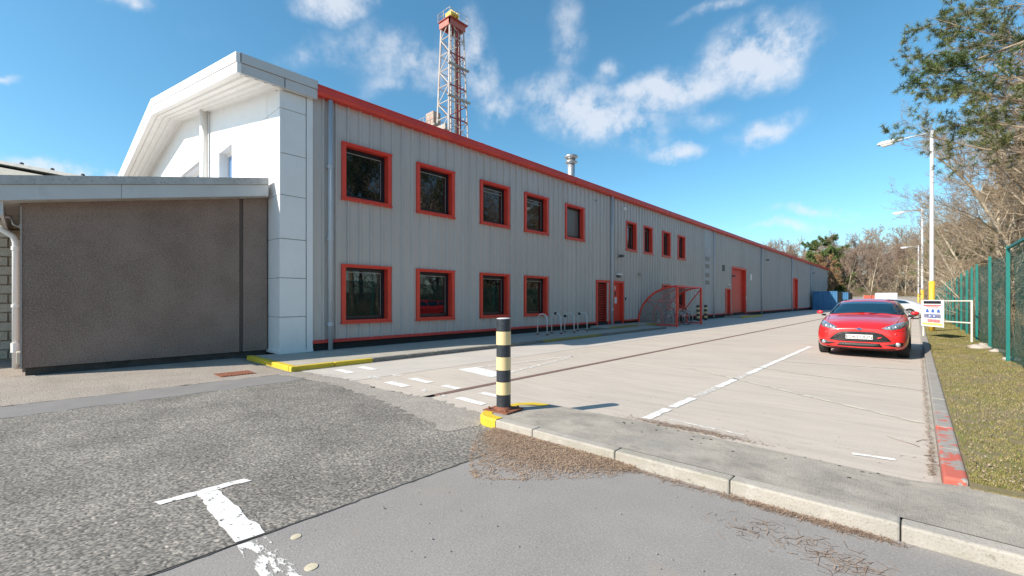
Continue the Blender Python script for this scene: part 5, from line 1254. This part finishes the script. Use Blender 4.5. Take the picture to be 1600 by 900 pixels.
# ================================================================== trees
def basis(d):
    a=np.array([0,0,1.]) if abs(d[2])<.9 else np.array([1.,0,0]); u=np.cross(a,d); u/=np.linalg.norm(u); return u,np.cross(d,u)
_cs={n:np.array([(cos(2*pi*q/n),sin(2*pi*q/n)) for q in range(n)]) for n in range(3,9)}
class TB:                                   # collects tapered branch tubes
    def __init__(s): s.V=[];s.F=[];s.n=0
    def tube(s,P,Rr,n):
        P=np.asarray(P); k=len(P); T=np.empty_like(P); T[1:-1]=P[2:]-P[:-2]; T[0]=P[1]-P[0]; T[-1]=P[-1]-P[-2]
        T/=np.linalg.norm(T,axis=1,keepdims=True)+1e-9
        a=np.array([0,0,1.]) if abs(T[0][2])<.85 else np.array([1.,0,0])
        U=np.cross(a,T); U/=np.linalg.norm(U,axis=1,keepdims=True)+1e-9; W=np.cross(T,U); c=_cs[n]
        r=np.asarray(Rr)[:,None,None]
        V=P[:,None,:]+(U[:,None,:]*c[None,:,0:1]+W[:,None,:]*c[None,:,1:2])*r
        s.V.append(V.reshape(-1,3)); I=np.arange(k*n).reshape(k,n)+s.n; J=np.roll(I,-1,axis=1)
        s.F.append(np.stack([I[:-1],J[:-1],J[1:],I[1:]],-1).reshape(-1,4)); s.n+=k*n
    def mesh(s,nm,m): return np_mesh(nm,np.concatenate(s.V),np.concatenate(s.F),m,True)
def grow(tb,p,d,L_,r,lv,rg,P,tips=None):
    ns=P['seg'][lv]; pts=[np.array(p)]; d=np.array(d,float); d/=np.linalg.norm(d)
    rr=[r]; rt=r*P['taper'][lv]
    for i in range(ns):
        d=d+rg.normal(0,P['wob'][lv],3)+np.array([P['lean'][0],P['lean'][1],P['up'][lv]])*(1/ns); d/=np.linalg.norm(d)
        pts.append(pts[-1]+d*L_/ns); rr.append(r+(rt-r)*(i+1)/ns)
    tb[lv].tube(pts,rr,P['sides'][lv])
    if lv+1<len(P['seg']):
        nc=P['n'][lv]; st=P['start'][lv]
        for c in range(nc):
            t=st+(1-st)*(c+rg.rand()*.8)/nc; t=min(t,.995); k=min(int(t*ns),ns-1); f=t*ns-k
            q=pts[k]*(1-f)+pts[k+1]*f; td=pts[k+1]-pts[k]; td/=np.linalg.norm(td); u,v=basis(td)
            a=rg.rand()*2*pi+c*2.4; an=R(P['ang'][lv]+rg.normal(0,10)); nd=td*cos(an)+(u*cos(a)+v*sin(a))*sin(an)
            ll=L_*P['len'][lv]*(1-.55*t if lv==0 else 1-.35*t)*rg.uniform(.7,1.2)
            grow(tb,q,nd,ll,max((r*(1-t)+rt*t)*P['rr'][lv],P.get('rmin',.0035)),lv+1,rg,P,tips)
        if lv+1==len(P['seg'])-0: pass
    if tips is not None and lv>=P.get('tiplv',3) and (not P.get('ends') or rg.rand()<P['ends']): tips.append((pts[-1],d)); 
    if tips is not None and lv>=P.get('tiplv',3) and ns>1 and not P.get('ends'): tips.append((pts[ns//2],d))
def needles_mesh(nm,tips,m,rg,n=16,ln=.16,w_=.006,spread=.8):
    V=[];F=[]
    for p,d in tips:
        u,v=basis(d/np.linalg.norm(d))
        for k in range(n):
            a=rg.rand()*2*pi; e=rg.uniform(.15,spread); q=d*cos(e*1.5)+(u*cos(a)+v*sin(a))*sin(e*1.5); q/=np.linalg.norm(q)
            s0=p-d*rg.rand()*ln*1.1; e0=s0+q*ln*rg.uniform(.6,1.1); sd=np.cross(q,rg.normal(0,1,3)); sd/=np.linalg.norm(sd)+1e-9
            b=len(V); V+= [s0-sd*w_,s0+sd*w_,e0+sd*w_*.4,e0-sd*w_*.4]; F.append((b,b+1,b+2,b+3))
    return np_mesh(nm,V,F,m)
def tree_proto(seed,h,P,barkm,twigm,needm=None,nk=None,trunk_r=.16,lean=(0,0)):
    rg=np.random.RandomState(seed); nl=len(P['seg']); P=dict(P); P['lean']=lean
    t=TB();c=TB(); tb=[t,t]+[c]*(nl-2); tips=[] if needm else None
    for q in range(P.get('stems',1)):
        d0=np.array([lean[0]*.6+rg.normal(0,.16 if P.get('stems',1)>1 else .04),lean[1]*.6+rg.normal(0,.16 if P.get('stems',1)>1 else .04),1])
        grow(tb,np.array([rg.normal(0,.15)*(P.get('stems',1)>1),rg.normal(0,.15)*(P.get('stems',1)>1),-.2]),d0,h*rg.uniform(.85,1),trunk_r,0,rg,P,tips)
    me=[('trunk',t.mesh('trunk',barkm)),('crown',c.mesh('crown',twigm))]
    if needm: me.append(('needles',needles_mesh('needles',tips,needm,rg,**(nk or {}))))
    return me
def plant(me,nm,label,x,y,z,rz,s,group=None,cat='tree',sz=None):
    o=bpy.data.objects.new(nm,None); col.objects.link(o); o.location=(x,y,z); o.rotation_euler=(0,0,rz); o.scale=(s,s,sz or s); tag(o,label,cat,group)
    for n_,m in me: link(n_,m,o)
    return o
BARE=dict(rmin=.0072,seg=[8,6,5,3,2],taper=[.25,.3,.3,.35,.4],wob=[.07,.11,.14,.18,.2],up=[.2,.5,.35,.25,.1],sides=[7,5,4,3,3],n=[16,9,7,5],start=[.22,.2,.15,.15],ang=[42,42,42,40],len=[.52,.48,.45,.5],rr=[.42,.5,.5,.55])
BUSH=dict(BARE,stems=5,n=[8,6,5,3],start=[.1,.15,.15,.15],up=[.1,.3,.2,.1,.0],wob=[.16,.16,.18,.2,.2],ang=[35,38,40,40])
PINE=dict(seg=[8,6,4,3],taper=[.3,.2,.3,.4],wob=[.04,.10,.16,.2],up=[.1,.05,.25,.3],sides=[7,5,3,3],n=[24,9,5],start=[.30,.25,.2],ang=[75,48,42],len=[.36,.42,.45],rr=[.30,.45,.5],tiplv=2)
b1=tree_proto(11,12,BARE,bark,twig,trunk_r=.17,lean=(-.2,0)); b2=tree_proto(12,12.5,BARE,bark,twigp,trunk_r=.16,lean=(-.05,-.1)); b3=tree_proto(13,11,BARE,bark,twig,trunk_r=.13,lean=(-.32,-.05))
FAR=dict(BARE,rmin=.016,n=[16,9,6,5],wob=[.05,.09,.12,.16,.18],start=[.25,.2,.15,.15],ang=[34,38,40,42],sides=[6,4,3,3,3],seg=[7,5,4,3,2],len=[.5,.5,.5,.55])
f1=tree_proto(14,12,FAR,bark,twigp,trunk_r=.15); f2=tree_proto(15,12.5,dict(FAR,start=[.35,.2,.15,.15]),bark,twig,trunk_r=.15); f3=tree_proto(25,12,dict(FAR,ang=[28,35,40,40]),bark,twigp,trunk_r=.14)
u1=tree_proto(16,4.5,BUSH,bark,twig,trunk_r=.045); u2=tree_proto(17,3.6,BUSH,brushm,brushm,trunk_r=.035)
nk=dict(n=18,ln=.24,w_=.011)
p1=tree_proto(18,13,PINE,pbark,pbark,needle,dict(n=22,ln=.34,w_=.02,spread=.9),trunk_r=.2); p1f=tree_proto(18,13,dict(PINE,n=[20,8,4]),pbark,pbark,M_('far_pine_needles',(.13,.19,.065),(.20,.24,.09),1.2,.8,spec=.2),dict(n=18,ln=.36,w_=.026,spread=1.0),trunk_r=.2); p2=tree_proto(19,12,PINE,pbark,pbark,needle2,dict(n=20,ln=.34,w_=.02,spread=.9),trunk_r=.19); p3=tree_proto(20,12,dict(PINE,ang=[80,50,45]),pbark,rusty_n,rusty_n,dict(n=10,ln=.26,w_=.016,spread=.9),trunk_r=.16)
p4=tree_proto(28,5,dict(PINE,start=[.05,.2,.2],len=[.42,.45,.45]),pbark,pbark,needle2,dict(n=20,ln=.22,w_=.016,spread=.9),trunk_r=.09)
def gz(x,y):
    if x<1.7: return .03
    xs=[1.6,2.4,4,7,12,20,60]; zs=[.07,.1,.35,.8,1.3,1.8,3]; return float(np.interp(x,xs,zs))
rg=random.Random(77)
# wood beyond the fence, in rows going away
G1='bare trees in the wood beyond the green fence'
near=[(b3,7.4,19,1.0),(b1,6.8,24,1.0),(b2,5.6,27,.85),(b1,5.6,31,1.0),(b2,6.5,29,1.05),(b3,4.8,35,1.0),(b1,5.6,38,1.08),(b2,3.9,42,1.0),(b1,6.8,45,1.05),(b3,3.5,48,1.0),(b2,5.0,53,1.0),(b1,3.8,58,1.0),
 (b2,6.2,62,1.0),(b3,3.9,67,1.0),(b1,5.2,73,1.0),(b2,3.6,79,1.0),(b1,5.5,86,1.0),(b3,3.2,92,.95),(b2,9,22,1.1),(b1,8.5,34,1.15),(b2,10,42,1.1),(b1,9.5,54,1.1),(b2,10,66,1.1),(b1,8,14,1.05),(b2,6.5,9,1.0),(b1,12,28,1.1),(b2,11,10,1.1),(b2,5.5,1,1),(b1,9,-3,1.1),(b1,14,18,1.1),(b2,15,38,1.1)]
for i,(p,x,y,s) in enumerate(near):
    plant(p,'bare_tree','leafless tree with pale bark and fine brown twigs in the wood beyond the green fence',x,y,gz(x,y)-.1,rg.uniform(-.6,.6),s*rg.uniform(.93,1.08),G1)
for i in range(34):
    y=14+i*2.5+rg.uniform(-.8,.8); x=rg.uniform(2.4,4.6) if i%2 else rg.uniform(5,9)
    plant(u1 if i%3 else u2,'bush','twiggy bare bush in the undergrowth behind the green fence',x,y,gz(x,y),rg.uniform(0,6),rg.uniform(.8,1.25),'undergrowth bushes behind the fence','bush')
G2='pines in the wood beyond the green fence'
for (p,x,y,s) in ((p2,7.5,40,1.0),(p1,6.0,56,1.0),(p1,7,72,1.0),(p4,4.6,33,1.1),(p4,5.2,27,1.0),(p4,4.2,50,1.1),(p1,10,30,1.0),(p1,9,18,.95),(p2,13,24,1)):
    plant(p,'pine_tree','dark green pine standing among the bare trees beyond the green fence',x,y,gz(x,y)-.1,rg.uniform(0,6),s,G2)
# the near pine and beech whose boughs hang over the fence, top right
NP=dict(rmin=.005,seg=[8,8,5,4],taper=[.3,.15,.3,.4],wob=[.04,.08,.16,.2],up=[.1,.12,.1,.2],sides=[8,6,4,3],n=[22,14,7],start=[.50,.22,.15],ang=[66,42,40],len=[.55,.36,.42],rr=[.34,.42,.5],tiplv=3,ends=.85)
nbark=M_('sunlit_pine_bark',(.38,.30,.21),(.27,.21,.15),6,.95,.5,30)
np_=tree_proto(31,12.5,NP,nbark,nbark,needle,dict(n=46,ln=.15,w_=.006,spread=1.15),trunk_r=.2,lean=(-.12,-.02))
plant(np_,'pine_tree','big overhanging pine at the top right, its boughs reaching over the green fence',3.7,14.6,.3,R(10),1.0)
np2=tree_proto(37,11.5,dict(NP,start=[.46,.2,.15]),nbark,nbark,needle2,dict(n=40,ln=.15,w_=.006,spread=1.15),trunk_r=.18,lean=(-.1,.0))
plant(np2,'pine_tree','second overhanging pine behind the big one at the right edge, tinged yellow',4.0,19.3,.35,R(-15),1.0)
plant(b2,'bare_tree','leafless pale tree entangled with the overhanging pines at the right edge',4.1,16.8,.3,R(40),.95)
plant(b1,'bare_tree','leafless pale tree just behind the overhanging pines, low boughs over the fence',4.3,23.0,.3,R(25),.95)
for (q_,x_,y_,s_,l_) in ((b1,5.0,20.5,1.1,'tall pale leafless tree between the two overhanging pines and the lamp'),(b2,5.6,26.5,1.15,'tall leafless tree with dense twigs at the right edge, behind the overhanging pines'),(b1,5.2,29.5,1.1,'leafless tree with spreading pale boughs just right of the nearest lamp column'),(b2,7.0,22.0,1.2,'broad leafless tree deep behind the two overhanging pines'),(b1,7.6,26.0,1.2,'broad leafless tree two rows behind the netting at the right edge'),(b2,4.3,38.5,1.1,'leafless tree crowding the fence between the first and second lamp columns'),(b1,6.8,33.5,1.2,'tall leafless tree one row behind the fence beyond the nearest lamp column')): plant(q_,'bare_tree',l_,x_,y_,.3,R(x_*50),s_)
plant(b3,'bare_tree','leafless leaning tree with purplish twigs behind the nearest street lamp column',4.6,33,.3,R(15),.95)
# trees across the far end of the yard
G3='leafless trees across the far end of the yard'; rg=random.Random(5)
k=0
for row,(y0,xa,xb,st) in enumerate(((101,-15,3,2.2),(106,-32,4,2.4),(113,-42,6,2.6),(122,-50,10,3.0))):
    x=xa
    while x<xb:
        p=(f1,f2,f3)[rg.randrange(3)]; s=rg.uniform(.85,1.05)*(1.0+row*.06)
        plant(p,'bare_tree',('leafless tree in the front row across the far end of the yard','leafless brown tree in the rows behind the far end of the yard')[row>0],x+rg.uniform(-.8,.8),y0+rg.uniform(-1.5,1.5),0,rg.uniform(0,6),s*1.03,G3 if row else 'front row of leafless trees at the far end')
        x+=st*rg.uniform(.8,1.2)
for (p,x,y,s,lb) in ((p1f,-14.6,100,1.0,'green pine left of the russet tree at the far end of the yard'),(p1f,-11.6,102,1.08,'tallest green pine just behind the russet tree at the far end'),(p3,-11.9,98.2,.84,'russet brown dying conifer at the far end of the yard'),(p3,-13.4,98.8,.62,'smaller russet conifer beside the tall russet one'),
   (p1f,-8.8,102,.62,'short dark pine right of the russet tree at the far end'),(p4,-10.8,99.5,.9,'small bushy pine low at the foot of the russet tree'),(p1f,-22,112,.95,'green pine whose top shows above the grey roof at the far end'),(p1f,1.8,95,1.0,'dark green pine near the farthest street lamp')):
    plant(p,'conifer',lb,x,y,0,rg.uniform(0,6),s)
for i in range(26):
    plant(u1 if i%2 else u2,'bush','tangled bare bush along the far end of the yard',-14+i*.62+rg.uniform(-.4,.4),99.5+rg.uniform(-.5,3),0,rg.uniform(0,6),rg.uniform(.8,1.3),'bushes along the far end of the yard','bush')
# low brush that reads as one mass
def brush(nm,x0,x1,y0,y1,n,h,m,seed,label):
    rs=np.random.RandomState(seed); X=rs.uniform(x0,x1,n); Y=rs.uniform(y0,y1,n); a=rs.uniform(0,2*pi,n); hh=h*rs.uniform(.3,1,n); ln=hh*rs.uniform(.1,.7,n); b_=rs.uniform(0,2*pi,n); w_=.012
    Z=np.array([gz(x,y) for x,y in zip(X,Y)])
    V=np.zeros((n,4,3)); 
    V[:,0]=np.stack([X-np.cos(a)*w_,Y-np.sin(a)*w_,Z],-1); V[:,1]=np.stack([X+np.cos(a)*w_,Y+np.sin(a)*w_,Z],-1)
    V[:,2]=np.stack([X+np.cos(b_)*ln+np.cos(a)*w_*.4,Y+np.sin(b_)*ln+np.sin(a)*w_*.4,Z+hh],-1); V[:,3]=np.stack([X+np.cos(b_)*ln-np.cos(a)*w_*.4,Y+np.sin(b_)*ln-np.sin(a)*w_*.4,Z+hh],-1)
    link(nm,np_mesh(nm,V.reshape(-1,3),np.arange(4*n).reshape(-1,4),m),kind='stuff',label=label)
brush('undergrowth',1.9,9,8,95,42000,1.0,brushm,1,'dry brown undergrowth in the wood behind the fence')
brush('undergrowth',-16,4,98.5,112,40000,3.0,brushm,2,'dry brown undergrowth across the far end')
